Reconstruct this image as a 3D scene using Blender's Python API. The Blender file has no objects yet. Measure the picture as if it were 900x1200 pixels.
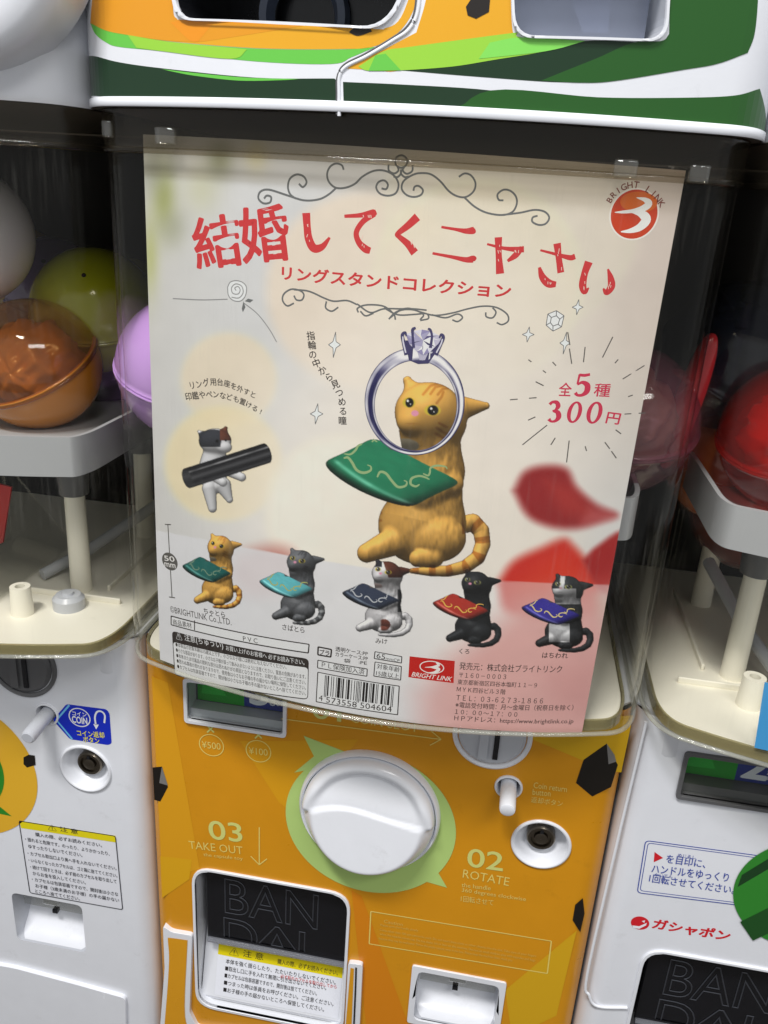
import bpy, bmesh, math, random
import numpy as np
from mathutils import Vector, Matrix, geometry

# ---------------------------------------------------------------- camera, light, exposure
scene = bpy.context.scene
COL = scene.collection
F, PITCH, YAW, ROLL = 967.08, .3621, .1459, .0621
CAM = np.array([.0416, -.2914, .0940])
_fw = np.array([-math.sin(YAW)*math.cos(PITCH), math.cos(YAW)*math.cos(PITCH), -math.sin(PITCH)])
_rt = np.array([math.cos(YAW), math.sin(YAW), 0.])
_up = np.cross(_rt, _fw)
RT = _rt*math.cos(ROLL)+_up*math.sin(ROLL)
UP = -_rt*math.sin(ROLL)+_up*math.cos(ROLL)
cam = bpy.data.cameras.new('camera'); cam_o = bpy.data.objects.new('camera', cam); COL.objects.link(cam_o)
M = Matrix((RT, UP, -_fw)).transposed().to_4x4(); M.translation = Vector(CAM)
cam_o.matrix_world = M
cam.sensor_fit = 'VERTICAL'; cam.sensor_height = 24; cam.lens = F*24/1200; cam.clip_start = .01; cam.clip_end = 50
scene.camera = cam_o

world = bpy.data.worlds.new('World'); scene.world = world; world.use_nodes = True
bg = world.node_tree.nodes['Background']; bg.inputs[0].default_value = (.96, .98, 1., 1); bg.inputs[1].default_value = .49

def area(name, loc, target, sx, sy, power, col=(1, .985, .965)):
    l = bpy.data.lights.new(name, 'AREA'); l.shape = 'RECTANGLE'; l.size = sx; l.size_y = sy; l.energy = power; l.color = col
    o = bpy.data.objects.new(name, l); COL.objects.link(o); o.location = loc
    o.rotation_euler = (Vector(target)-Vector(loc)).to_track_quat('-Z', 'Y').to_euler()
    return o
area('ceiling_lamp', (-.32, -.72, 1.35), (0, 0, -.1), .50, .16, 27.5)
area('ceiling_lamp', (.75, -1.15, 1.45), (0, 0, -.1), .9, .25, 11)

vs = scene.view_settings; vs.view_transform = 'Standard'; vs.look = 'None'; vs.exposure = 0; vs.gamma = 1
scene.cycles.use_denoising = True
scene.cycles.transparent_max_bounces = 40; scene.cycles.max_bounces = 10; scene.cycles.caustics_refractive = False; scene.cycles.caustics_reflective = False

# ---------------------------------------------------------------- colour and materials
GAIN = 1.0
def lin(c):
    a = np.asarray(c, float)/255.
    a = np.where(a <= .04045, a/12.92, ((a+.055)/1.055)**2.4)
    return np.clip(a/GAIN, 0, .88)
MATS = {}
def mat(name, rgb, rough=.4, spec=.5, metal=0., bump=0., bscale=300., var=0., coat=0.):
    if name in MATS: return MATS[name]
    m = bpy.data.materials.new(name); m.use_nodes = True; nt = m.node_tree; b = nt.nodes['Principled BSDF']
    c = (*lin(rgb), 1); b.inputs['Base Color'].default_value = c
    b.inputs['Roughness'].default_value = rough; b.inputs['Specular IOR Level'].default_value = spec; b.inputs['Metallic'].default_value = metal
    b.inputs['Coat Weight'].default_value = coat
    if bump or var:
        tc = nt.nodes.new('ShaderNodeTexCoord'); n = nt.nodes.new('ShaderNodeTexNoise'); n.inputs['Scale'].default_value = bscale; n.inputs['Detail'].default_value = 4
        nt.links.new(tc.outputs['Object'], n.inputs['Vector'])
        if bump:
            bp = nt.nodes.new('ShaderNodeBump'); bp.inputs['Strength'].default_value = bump; bp.inputs['Distance'].default_value = .001
            nt.links.new(n.outputs['Fac'], bp.inputs['Height']); nt.links.new(bp.outputs['Normal'], b.inputs['Normal'])
        if var:
            n2 = nt.nodes.new('ShaderNodeTexNoise'); n2.inputs['Scale'].default_value = bscale*.12; n2.inputs['Detail'].default_value = 6
            nt.links.new(tc.outputs['Object'], n2.inputs['Vector'])
            mx = nt.nodes.new('ShaderNodeMix'); mx.data_type = 'RGBA'
            mx.inputs[6].default_value = tuple(v*(1-var) for v in c[:3])+(1,); mx.inputs[7].default_value = tuple(min(.9, v*(1+var)) for v in c[:3])+(1,)
            nt.links.new(n2.outputs['Fac'], mx.inputs[0]); nt.links.new(mx.outputs[2], b.inputs['Base Color'])
            if var < .08:   # small worn and grubby patches
                n3 = nt.nodes.new('ShaderNodeTexNoise'); n3.inputs['Scale'].default_value = 70; n3.inputs['Detail'].default_value = 9; n3.inputs['Roughness'].default_value = .72
                r3 = nt.nodes.new('ShaderNodeMapRange'); r3.inputs[1].default_value = .60; r3.inputs[2].default_value = .80; r3.inputs[4].default_value = .28
                m3 = nt.nodes.new('ShaderNodeMix'); m3.data_type = 'RGBA'; m3.inputs[7].default_value = (c[0]*.45, c[1]*.43, c[2]*.40, 1)
                nt.links.new(tc.outputs['Object'], n3.inputs['Vector']); nt.links.new(n3.outputs['Fac'], r3.inputs[0]); nt.links.new(r3.outputs[0], m3.inputs[0]); nt.links.new(mx.outputs[2], m3.inputs[6]); nt.links.new(m3.outputs[2], b.inputs['Base Color'])
            mr = nt.nodes.new('ShaderNodeMapRange'); mr.inputs[3].default_value = max(.03, rough-.08); mr.inputs[4].default_value = rough+.1
            nt.links.new(n2.outputs['Fac'], mr.inputs[0]); nt.links.new(mr.outputs[0], b.inputs['Roughness'])
    MATS[name] = m; return m
def ink(rgb, rough=.45):
    return mat('ink_%d_%d_%d' % tuple(rgb), rgb, rough, .3)
def clear(name, tint=(.97, .97, .95), rough=.03, ior=1.45, haze=0., hazecol=(200, 200, 190), scuff=0.):
    """thin clear plastic: Fresnel reflection over plain see-through, with a little milky haze"""
    if name in MATS: return MATS[name]
    m = bpy.data.materials.new(name); m.use_nodes = True; nt = m.node_tree; nt.nodes.clear()
    out = nt.nodes.new('ShaderNodeOutputMaterial'); t = nt.nodes.new('ShaderNodeBsdfTransparent'); g = nt.nodes.new('ShaderNodeBsdfGlossy')
    f = nt.nodes.new('ShaderNodeFresnel'); mx = nt.nodes.new('ShaderNodeMixShader')
    # both faces of the thin wall reflect alike: undo the node's inside-out index on back faces
    ge = nt.nodes.new('ShaderNodeNewGeometry'); mr = nt.nodes.new('ShaderNodeMapRange'); mr.inputs[3].default_value = ior; mr.inputs[4].default_value = 1/ior
    nt.links.new(ge.outputs['Backfacing'], mr.inputs[0]); nt.links.new(mr.outputs[0], f.inputs[0])
    t.inputs[0].default_value = (*tint, 1); g.inputs['Roughness'].default_value = rough; g.inputs[0].default_value = (.9, .9, .9, 1)
    last = t.outputs[0]
    if haze:
        d = nt.nodes.new('ShaderNodeBsdfDiffuse'); d.inputs[0].default_value = (*lin(hazecol), 1); m2 = nt.nodes.new('ShaderNodeMixShader'); m2.inputs[0].default_value = haze
        nt.links.new(t.outputs[0], m2.inputs[1]); nt.links.new(d.outputs[0], m2.inputs[2]); last = m2.outputs[0]
        if scuff:   # fine upright scratches and handling marks
            tc = nt.nodes.new('ShaderNodeTexCoord'); mp = nt.nodes.new('ShaderNodeMapping'); mp.inputs['Scale'].default_value = (520, 520, 26); n1 = nt.nodes.new('ShaderNodeTexNoise'); n1.inputs['Scale'].default_value = 1.; n1.inputs['Detail'].default_value = 5
            n2 = nt.nodes.new('ShaderNodeTexNoise'); n2.inputs['Scale'].default_value = 22.; n2.inputs['Detail'].default_value = 3
            r1 = nt.nodes.new('ShaderNodeMapRange'); r1.inputs[1].default_value = .56; r1.inputs[2].default_value = .78; r2 = nt.nodes.new('ShaderNodeMapRange'); r2.inputs[1].default_value = .46; r2.inputs[2].default_value = .70
            mu = nt.nodes.new('ShaderNodeMath'); mu.operation = 'MULTIPLY'; ma = nt.nodes.new('ShaderNodeMath'); ma.operation = 'MULTIPLY_ADD'; ma.inputs[1].default_value = scuff; ma.inputs[2].default_value = haze
            nt.links.new(tc.outputs['Object'], mp.inputs[0]); nt.links.new(mp.outputs[0], n1.inputs['Vector']); nt.links.new(tc.outputs['Object'], n2.inputs['Vector'])
            nt.links.new(n1.outputs['Fac'], r1.inputs[0]); nt.links.new(n2.outputs['Fac'], r2.inputs[0]); nt.links.new(r1.outputs[0], mu.inputs[0]); nt.links.new(r2.outputs[0], mu.inputs[1]); nt.links.new(mu.outputs[0], ma.inputs[0]); nt.links.new(ma.outputs[0], m2.inputs[0])
    nt.links.new(f.outputs[0], mx.inputs[0]); nt.links.new(last, mx.inputs[1]); nt.links.new(g.outputs[0], mx.inputs[2]); nt.links.new(mx.outputs[0], out.inputs[0])
    MATS[name] = m; return m
def print_mat(name, alpha):
    m = bpy.data.materials.new(name); m.use_nodes = True; nt = m.node_tree; b = nt.nodes['Principled BSDF']
    a = nt.nodes.new('ShaderNodeAttribute'); a.attribute_name = 'ink'
    nt.links.new(a.outputs['Color'], b.inputs['Base Color']); b.inputs['Roughness'].default_value = .42; b.inputs['Specular IOR Level'].default_value = .3
    if alpha: nt.links.new(a.outputs['Alpha'], b.inputs['Alpha'])
    else:
        tc = nt.nodes.new('ShaderNodeTexCoord'); n = nt.nodes.new('ShaderNodeTexNoise'); n.inputs['Scale'].default_value = 26; n.inputs['Detail'].default_value = 3
        bp = nt.nodes.new('ShaderNodeBump'); bp.inputs['Strength'].default_value = .35; bp.inputs['Distance'].default_value = .002
        nt.links.new(tc.outputs['Object'], n.inputs['Vector']); nt.links.new(n.outputs['Fac'], bp.inputs['Height']); nt.links.new(bp.outputs['Normal'], b.inputs['Normal'])
    return m
PAPER = print_mat('printed_paper', False); PICTURE = print_mat('printed_picture', True)
WHITE = mat('white_plastic', (224, 226, 232), .22, .5, bump=.02, bscale=700, var=.035)
CREAM = mat('cream_plastic', (238, 234, 220), .35, .5, var=.05, bscale=120)
GREY = mat('grey_plastic', (172, 174, 178), .35, .5, var=.03, bscale=300)
PALEGREY = mat('pale_grey_plastic', (186, 189, 196), .28, .5)
DGREY = mat('dark_grey_plastic', (92, 92, 94), .35, .5, var=.05, bscale=300)
BLACK = mat('black_plastic', (26, 27, 31), .22, .5, var=.1, bscale=200)
VOID = mat('dark_lining', (22, 18, 15), .7, .2, var=.3, bscale=60)
STEEL = mat('dark_steel', (120, 112, 100), .28, .5, 1.)
ORANGE = mat('orange_vinyl', (208, 142, 22), .30, .45, bump=.02, bscale=500, var=.06)
CLEAR = clear('clear_case', (.972, .97, .955), .03, 1.20, .002, (210, 208, 200), .07)
RIMC = clear('clear_rim', (.80, .77, .71), .05, 1.32, .018, (150, 140, 120))
EDGEC = clear('clear_edge', (.9, .9, .86), .08, 1.5, .22, (220, 220, 210))
TANC = clear('clear_lip', (.80, .77, .62), .06, 1.5, .35, (176, 168, 132))
TABC = clear('clear_tab', (.92, .92, .9), .04, 1.7, .03, (220, 220, 214))

# ---------------------------------------------------------------- helpers
class Surf:
    """a real front surface: y = y0 + k/2 (x-xc)^2, bowed towards the viewer; at() finds where a sight line meets it"""
    def __init__(s, y0, k=0., xc=0.): s.y0, s.k, s.xc = y0, k, xc
    def at(s, px, py):
        d = _fw[:, None] + RT[:, None]*(np.atleast_1d(px)-450.)/F - UP[:, None]*(np.atleast_1d(py)-600.)/F
        a = s.k/2*d[0]**2; X = CAM[0]-s.xc; b = s.k*X*d[0]-d[1]; c = s.y0+s.k/2*X*X-CAM[1]
        if s.k == 0: t = -c/b
        else: t = (-b-np.sqrt(np.maximum(b*b-4*a*c, 0)))/(2*a)
        return np.stack([CAM[0]+d[0]*t, CAM[2]+d[2]*t], -1)
    def one(s, p): r = s.at(p[0], p[1]); return np.array([r[0, 0], r[0, 1]])
    def pos(s, xz, off=0.):
        xz = np.atleast_2d(xz); g = s.k*(xz[:, 0]-s.xc); n = np.sqrt(1+g*g)
        return np.stack([xz[:, 0]+off*g/n, s.y0+s.k/2*(xz[:, 0]-s.xc)**2-off/n, xz[:, 1]], -1)
class SurfT(Surf):
    """a front surface given by its plan outline (x, y), rounded corners included"""
    def __init__(s, x, y): s.k = 1.; s.x, s.yy = np.array(x), np.array(y); s.g = np.gradient(s.yy, s.x)
    def at(s, px, py):
        d = _fw[:, None] + RT[:, None]*(np.atleast_1d(px)-450.)/F - UP[:, None]*(np.atleast_1d(py)-600.)/F
        lo = np.full(d.shape[1], .15); hi = np.full(d.shape[1], .15)
        f = lambda t: CAM[1]+d[1]*t-np.interp(CAM[0]+d[0]*t, s.x, s.yy, left=9, right=9)
        done = np.zeros(d.shape[1], bool)
        for t in np.arange(.15, .6, .002): v = f(np.full(d.shape[1], t)); new = (v > 0) & ~done; hi[new] = t; lo[new] = t-.002; done |= new
        for _ in range(22): m_ = (lo+hi)/2; v = f(m_) > 0; hi = np.where(v, m_, hi); lo = np.where(v, lo, m_)
        edge = np.where(d[0] < 0, s.x[0], s.x[-1]); hi = np.where(done, hi, (edge-CAM[0])/np.where(np.abs(d[0]) < 1e-9, 1e-9, d[0]))
        x = np.clip(CAM[0]+d[0]*hi, s.x[0], s.x[-1]); return np.stack([x, CAM[2]+d[2]*hi], -1)
    def pos(s, xz, off=0.):
        xz = np.atleast_2d(xz); y = np.interp(xz[:, 0], s.x, s.yy); g = np.interp(xz[:, 0], s.x, s.g); n = np.sqrt(1+g*g)
        return np.stack([xz[:, 0]+off*g/n, y-off/n, xz[:, 1]], -1)
K = 3.397; D = .038; PITCHX = .2370; MX = -.0055
SP = Surf(0., K)                 # poster sheet
SB = Surf(D)                     # front panel of the machine bodies

def proj(P):
    d = np.asarray(P)-CAM; z = d@_fw
    return 450+F*(d@RT)/z, 600-F*(d@UP)/z

def empty(name, loc, label=None, cat=None, group=None):
    o = bpy.data.objects.new(name, None); COL.objects.link(o); o.location = loc; o.empty_display_size = .02
    if label: tag(o, label, cat, group)
    return o
def tag(o, label, cat, group=None, kind=None):
    o['label'] = label; o['category'] = cat
    if group: o['group'] = group
    if kind: o['kind'] = kind
    return o
def mobj(name, v, f, m, parent=None, smooth=None, idx=None):
    me = bpy.data.meshes.new(name); me.from_pydata([tuple(p) for p in np.asarray(v, float)], [], [tuple(int(i) for i in q) for q in f])
    for mm in (m if isinstance(m, list) else [m]): me.materials.append(mm)
    if idx is not None: me.polygons.foreach_set('material_index', idx)
    if smooth is not None:
        me.polygons.foreach_set('use_smooth', [True]*len(me.polygons))
        if smooth < 3: me.set_sharp_from_angle(angle=smooth)
    me.update()
    o = bpy.data.objects.new(name, me); COL.objects.link(o)
    if parent:
        o.parent = parent; p = parent; t = Vector((0, 0, 0))
        while p: t += p.location; p = p.parent
        me.transform(Matrix.Translation(-t))
    return o
def join(parts):
    V, Fc, n = [], [], 0
    for v, f in parts:
        V.append(np.asarray(v, float)); Fc += [tuple(i+n for i in q) for q in f]; n += len(v)
    return np.concatenate(V), Fc
def loop_px(pts, surf): return surf.at(np.array([p[0] for p in pts], float), np.array([p[1] for p in pts], float))
def rround(c, r, n=6):
    """round the corners of a closed (x,z) polygon"""
    c = [np.array(p, float) for p in c]; out = []
    for i, p in enumerate(c):
        a = c[i-1]-p; b = c[(i+1) % len(c)]-p; la, lb = np.linalg.norm(a), np.linalg.norm(b)
        rr = min(r, .49*la, .49*lb)
        A = p+a/la*rr; B = p+b/lb*rr
        for t in np.linspace(0, 1, n+1): out.append((1-t)**2*A+2*t*(1-t)*p+t*t*B)
    return np.array(out)
def soft(pts, lim=.75):
    """smooth a closed px outline, keeping its sharp corners"""
    p = [np.array(q, float) for q in pts]; n = len(p); cor = []
    for i in range(n):
        a, b = p[i]-p[i-1], p[(i+1) % n]-p[i]; c = a@b/(np.linalg.norm(a)*np.linalg.norm(b)+1e-9)
        if math.acos(max(-1, min(1, c))) > lim: cor.append(i)
    if len(cor) < 2: return [tuple(q) for q in catmull(p+[p[0]], 5)[:-1]]
    out = []
    for a, b in zip(cor, cor[1:]+[cor[0]+n]):
        run = [p[i % n] for i in range(a, b+1)]; out += [tuple(q) for q in (catmull(run, 6) if len(run) > 2 else np.array(run))[:-1]]
    return out
def circ(c, rx, rz=None, n=48, a0=0):
    rz = rx if rz is None else rz; t = np.linspace(0, 2*math.pi, n, endpoint=False)+a0
    return np.stack([c[0]+rx*np.cos(t), c[1]+rz*np.sin(t)], -1)
def fill(loops):
    """triangulate outer loop with holes -> (xz, faces)"""
    if len(loops) == 1:
        tri = geometry.tessellate_polygon([[Vector((p[0], p[1], 0)) for p in loops[0]]])
        return np.array(loops[0]), [tuple(t) for t in tri]
    c = bpy.data.curves.new('f', 'CURVE'); c.dimensions = '2D'; c.fill_mode = 'FRONT'
    S = 1000.
    for l in loops:
        sp = c.splines.new('POLY'); sp.points.add(len(l)-1); sp.use_cyclic_u = True
        for q, p in zip(sp.points, l): q.co = (p[0]*S, p[1]*S, 0, 1)
    o = bpy.data.objects.new('f', c); COL.objects.link(o); bpy.context.view_layer.update()
    me = bpy.data.meshes.new_from_object(o.evaluated_get(bpy.context.evaluated_depsgraph_get()))
    v = np.array([p.co[:2] for p in me.vertices])/S; f = [tuple(p.vertices) for p in me.polygons]
    bpy.data.objects.remove(o); bpy.data.curves.remove(c); bpy.data.meshes.remove(me)
    return v, f
def subdiv_x(v, f, step, extra=None):
    bm = bmesh.new(); vs_ = [bm.verts.new((p[0], p[1], 0)) for p in v]
    for q in f:
        try: bm.faces.new([vs_[i] for i in q])
        except ValueError: pass
    x0, x1 = v[:, 0].min(), v[:, 0].max()
    xs_ = list(np.arange(math.ceil(x0/step)*step, x1, step))
    if extra is not None: xs_ += [x for x in extra if x0 < x < x1]
    for x in xs_:
        bmesh.ops.bisect_plane(bm, geom=bm.verts[:]+bm.edges[:]+bm.faces[:], plane_co=(x, 0, 0), plane_no=(1, 0, 0), dist=1e-7)
    bm.verts.index_update(); vv = np.array([q.co[:2] for q in bm.verts]); ff = [tuple(w.index for w in q.verts) for q in bm.faces]; bm.free()
    return vv, ff
def orient(P, f, want=(0, -1, 0)):
    out = []
    for q in f:
        n = np.zeros(3)
        for i in range(1, len(q)-1): n += np.cross(P[q[i]]-P[q[0]], P[q[i+1]]-P[q[0]])
        out.append(tuple(q) if n@np.array(want) >= 0 else tuple(reversed(q)))
    return out
def sheet_geo(loops, surf, off):
    v, f = fill(loops)
    if surf.k and np.ptp(v[:, 0]) > .006: v, f = subdiv_x(v, f, .005, getattr(surf, 'x', None))
    P = surf.pos(v, off); return P, orient(P, f)
def sheet(name, loops, surf, off, m, parent): P, f = sheet_geo(loops, surf, off); return mobj(name, P, f, m, parent)
def walls(loop, surf, o0, o1):
    """side wall between offsets o0 and o1 along a loop"""
    A = surf.pos(loop, o0); B = surf.pos(loop, o1); n = len(loop)
    return np.concatenate([A, B]), [(i, (i+1) % n, n+(i+1) % n, n+i) for i in range(n)]
def raised(name, loops, surf, o0, o1, m, parent, chamfer=0.):
    """a solid plate: top sheet plus side walls"""
    parts = [sheet_geo(loops, surf, o1)]+[walls(l, surf, o0, o1) for l in loops]
    o = mobj(name, *join(parts), m, parent); fixn(o); return o
def fixn(o, dist=1e-6):
    bm = bmesh.new(); bm.from_mesh(o.data); bmesh.ops.remove_doubles(bm, verts=bm.verts, dist=dist); bmesh.ops.recalc_face_normals(bm, faces=bm.faces); bm.to_mesh(o.data); bm.free()
def bevel(o, w=.0008, seg=2, ang=.6):
    b = o.modifiers.new('bevel', 'BEVEL'); b.width = w; b.segments = seg; b.limit_method = 'ANGLE'; b.angle_limit = ang; b.harden_normals = False
    o.data.polygons.foreach_set('use_smooth', [True]*len(o.data.polygons)); o.data.set_sharp_from_angle(angle=.7)
    return o
def box_geo(a, b):
    x0, y0, z0 = a; x1, y1, z1 = b
    return [(x0, y0, z0), (x1, y0, z0), (x1, y1, z0), (x0, y1, z0), (x0, y0, z1), (x1, y0, z1), (x1, y1, z1), (x0, y1, z1)], [(0, 3, 2, 1), (4, 5, 6, 7), (0, 1, 5, 4), (1, 2, 6, 5), (2, 3, 7, 6), (3, 0, 4, 7)]
def box(name, a, b, m, parent, bev=.0008):
    o = mobj(name, *box_geo(a, b), m, parent); return bevel(o, bev) if bev else o
def lathe_geo(prof, c, axis=(0, -1, 0), n=40):
    """prof: (r, h) along axis from c"""
    ax = Vector(axis).normalized(); u = ax.orthogonal().normalized(); w = ax.cross(u); V, Fc = [], []
    for r, h in prof:
        for i in range(n):
            a = 2*math.pi*i/n; V.append(tuple(Vector(c)+ax*h+(u*math.cos(a)+w*math.sin(a))*max(r, 1e-5)))
    for j in range(len(prof)-1):
        for i in range(n): Fc.append((j*n+i, j*n+(i+1) % n, (j+1)*n+(i+1) % n, (j+1)*n+i))
    return V, Fc
def lathe(name, prof, c, m, parent, axis=(0, -1, 0), n=40, sm=.6):
    o = mobj(name, *lathe_geo(prof, c, axis, n), m, parent); fixn(o); o.data.polygons.foreach_set('use_smooth', [True]*len(o.data.polygons)); o.data.set_sharp_from_angle(angle=sm); return o
def tube_geo(pts, r, n=8):
    pts = [Vector(p) for p in pts]; V, Fc = [], []; rr = r if hasattr(r, '__len__') else [r]*len(pts)
    for i, p in enumerate(pts):
        t = (pts[min(i+1, len(pts)-1)]-pts[max(i-1, 0)]).normalized(); u = t.cross(Vector((0, 0, 1)) if abs(t.z) < .9 else Vector((1, 0, 0))).normalized(); w = t.cross(u)
        for j in range(n): a = 2*math.pi*j/n; V.append(tuple(p+(u*math.cos(a)+w*math.sin(a))*rr[i]))
    for i in range(len(pts)-1):
        for j in range(n): Fc.append((i*n+j, i*n+(j+1) % n, (i+1)*n+(j+1) % n, (i+1)*n+j))
    Fc.append(tuple(range(n))[::-1]); Fc.append(tuple((len(pts)-1)*n+j for j in range(n)))
    return V, Fc
def catmull(p, n=6):
    p = np.array(p, float); q = np.concatenate([[2*p[0]-p[1]], p, [2*p[-1]-p[-2]]]); out = []
    for i in range(1, len(q)-2):
        for t in np.linspace(0, 1, n, endpoint=False):
            a, b, c, d = q[i-1], q[i], q[i+1], q[i+2]
            out.append(.5*((2*b)+(c-a)*t+(2*a-5*b+4*c-d)*t*t+(3*b-a-3*c+d)*t**3))
    out.append(p[-1]); return np.array(out)
_layer = [.00001]
poster = None
def nl(step=4e-6): _layer[0] += step; return _layer[0]
def fresh(parent):
    """prints that lie straight on the poster sheet all start at the same height above it"""
    if poster is not None and parent is poster: _layer[0] = .00001
def ribbon_geo(pts, surf, off, w=None, smooth=True, closed=False):
    """pts (px,py[,w px]) -> flat ribbon lying on surf"""
    p = [tuple(q) if len(q) == 3 else (*q, w) for q in pts]
    c = catmull(p, 6) if smooth and len(p) > 2 else np.array(p, float)
    xy = surf.at(c[:, 0], c[:, 1]); e = surf.at(c[:, 0]+1, c[:, 1]); mpp = np.linalg.norm(e-xy, axis=1)
    t = np.gradient(xy, axis=0); t /= np.linalg.norm(t, axis=1)[:, None]+1e-12; nr = np.stack([-t[:, 1], t[:, 0]], -1)
    h = (np.maximum(c[:, 2], .05)*mpp/2)[:, None]; A = xy+nr*h; B = xy-nr*h; n = len(c)
    P = surf.pos(np.concatenate([A, B]), off); f = [(i, i+1, n+i+1, n+i) for i in range(n-1)]
    return P, orient(P, f)
def strokes(name, lst, surf, m, parent, w=1.6, smooth=True, off=None, zt=None):
    parts = []; fresh(parent)
    for s in lst:
        if zt: s = [(zt[0]+q[0]*zt[2], zt[1]+q[1]*zt[2])+((q[2]*zt[2],) if len(q) == 3 else ()) for q in s]
        parts.append(ribbon_geo(s, surf, (off+len(parts)*1e-6) if off else nl(1e-6), w, smooth))
    nl(); return mobj(name, *join(parts), m, parent)
def polys(name, lst, surf, m, parent, off=None, zt=None):
    parts = []; fresh(parent)
    for s in lst:
        if zt: s = [(zt[0]+q[0]*zt[2], zt[1]+q[1]*zt[2]) for q in s]
        parts.append(sheet_geo([loop_px(s, surf)], surf, off or nl()))
    return mobj(name, *join(parts), m, parent)
_tc = {}
def glyphs(body, bold=0., outline=0.):
    k = (body, bold, outline)
    if k not in _tc:
        c = bpy.data.curves.new('t', 'FONT'); c.body = body; c.resolution_u = 5 if len(body) <= 4 and ord(body[0]) < 1000 else 2; c.fill_mode = 'NONE' if outline else 'FRONT'
        if outline: c.bevel_depth = outline; c.bevel_resolution = 0
        o = bpy.data.objects.new('t', c); COL.objects.link(o); bpy.context.view_layer.update()
        me = bpy.data.meshes.new_from_object(o.evaluated_get(bpy.context.evaluated_depsgraph_get()))
        v = np.array([tuple(p.co) for p in me.vertices]); f = [tuple(p.vertices) for p in me.polygons]
        bpy.data.objects.remove(o); bpy.data.curves.remove(c); bpy.data.meshes.remove(me)
        if bold:   # heavier weight: the same letters laid down again a hair to each side
            ring = [(bold*math.cos(a), bold*math.sin(a)) for a in np.arange(8)*math.pi/4]+[(bold*.5*math.cos(a), bold*.5*math.sin(a)) for a in np.arange(4)*math.pi/2]+[(0, 0)] if bold >= .01 else [(-bold, 0), (bold, 0)]
            n = len(v); f = [tuple(i+q*n for i in p) for q in range(len(ring)) for p in f]
            v = np.concatenate([v+np.array([dx, dy, 1e-3*q]) for q, (dx, dy) in enumerate(ring)])
        _tc[k] = (v, f)
    return _tc[k]
def text_geo(body, A, B, surf, off, h=None, bold=0., shear=0., outline=0., dx=0.):
    """set body on the baseline from pixel A to pixel B of surf; h = height of the letters in px"""
    v, f = glyphs(body, bold, outline); a, b = surf.one(A), surf.one(B); d = b-a; L = np.linalg.norm(d); d /= L; n = np.array([-d[1], d[0]])
    x0, x1 = v[:, 0].min(), v[:, 0].max(); y0, y1 = v[:, 1].min(), v[:, 1].max(); sx = L/(x1-x0)
    if h: top = surf.one((A[0], A[1]-h)); sy = np.linalg.norm(top-a)/(y1-y0); base = y0
    else: sy = sx; base = y0
    u = (v[:, 0]-x0)*sx+shear*(v[:, 1]-base)*sy; w = (v[:, 1]-base)*sy
    xz = a+u[:, None]*d+w[:, None]*n
    xz[:, 0] += dx
    if outline: P = surf.pos(xz, off); P[:, 1] -= v[:, 2]*sx; return P, f
    P = surf.pos(xz, off); P[:, 1] -= v[:, 2]*4e-4
    return P, orient(P, f)
def text(name, items, surf, m, parent, off=None):
    fresh(parent); parts = [text_geo(i[0], i[1], i[2], surf, off or nl(1e-6), *i[3:]) for i in items]; nl()
    return mobj(name, *join(parts), m, parent)
def glyph_path(name, s, pts, size, surf, m, parent, bold=0., off=None, vertical=False, zt=None):
    fresh(parent)
    if zt: pts = [(zt[0]+q[0]*zt[2], zt[1]+q[1]*zt[2]) for q in pts]
    c = catmull(pts, 12); cum = np.concatenate([[0], np.cumsum(np.linalg.norm(np.diff(c, axis=0), axis=1))]); parts = []
    o = off or nl()
    for i, ch in enumerate(s):
        if ch == ' ': continue
        q = cum[-1]*i/(len(s)-1); x = np.interp(q, cum, c[:, 0]); y = np.interp(q, cum, c[:, 1])
        q2 = min(q+2, cum[-1]); q1 = q2-3; t = np.array([np.interp(q2, cum, c[:, 0])-np.interp(q1, cum, c[:, 0]), np.interp(q2, cum, c[:, 1])-np.interp(q1, cum, c[:, 1])]); t /= np.linalg.norm(t)
        if vertical: t = np.array([t[1], -t[0]]) if t[1] > .3 else np.array([1., 0.]); t = t*.6+np.array([.4, 0.]); t /= np.linalg.norm(t)
        v, f = glyphs(ch, bold); w = v[:, 0].max()-v[:, 0].min(); hh = v[:, 1].max()-v[:, 1].min()
        cc = surf.one((x, y)); e = surf.one((x+t[0], y+t[1])); mpp = np.linalg.norm(e-cc); d = (e-cc)/mpp; n = np.array([-d[1], d[0]])
        ctr = np.array([(v[:, 0].max()+v[:, 0].min())/2, .38 if ord(ch) > 1000 else (v[:, 1].max()+v[:, 1].min())/2])
        xz = cc+((v[:, 0]-ctr[0])*size*mpp)[:, None]*d+((v[:, 1]-ctr[1])*size*mpp)[:, None]*n
        P = surf.pos(xz, o); P[:, 1] -= v[:, 2]*4e-4; parts.append((P, orient(P, f)))
    return mobj(name, *join(parts), m, parent)
def outline_box(name, c, w, surf, m, parent, off=None, r=None):
    fresh(parent); o = off or nl(); L = loop_px(c, surf); cen = L.mean(0); e = np.linalg.norm(surf.one((c[0][0]+1, c[0][1]))-L[0])*w
    inn = []
    for p in L: d = p-cen; inn.append(p-np.sign(d)*e)
    return sheet(name, [rround(L, r or e*1.2, 4), rround(np.array(inn), max((r or e*1.6)-e, e*.5), 4)], surf, o, m, parent)
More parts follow.
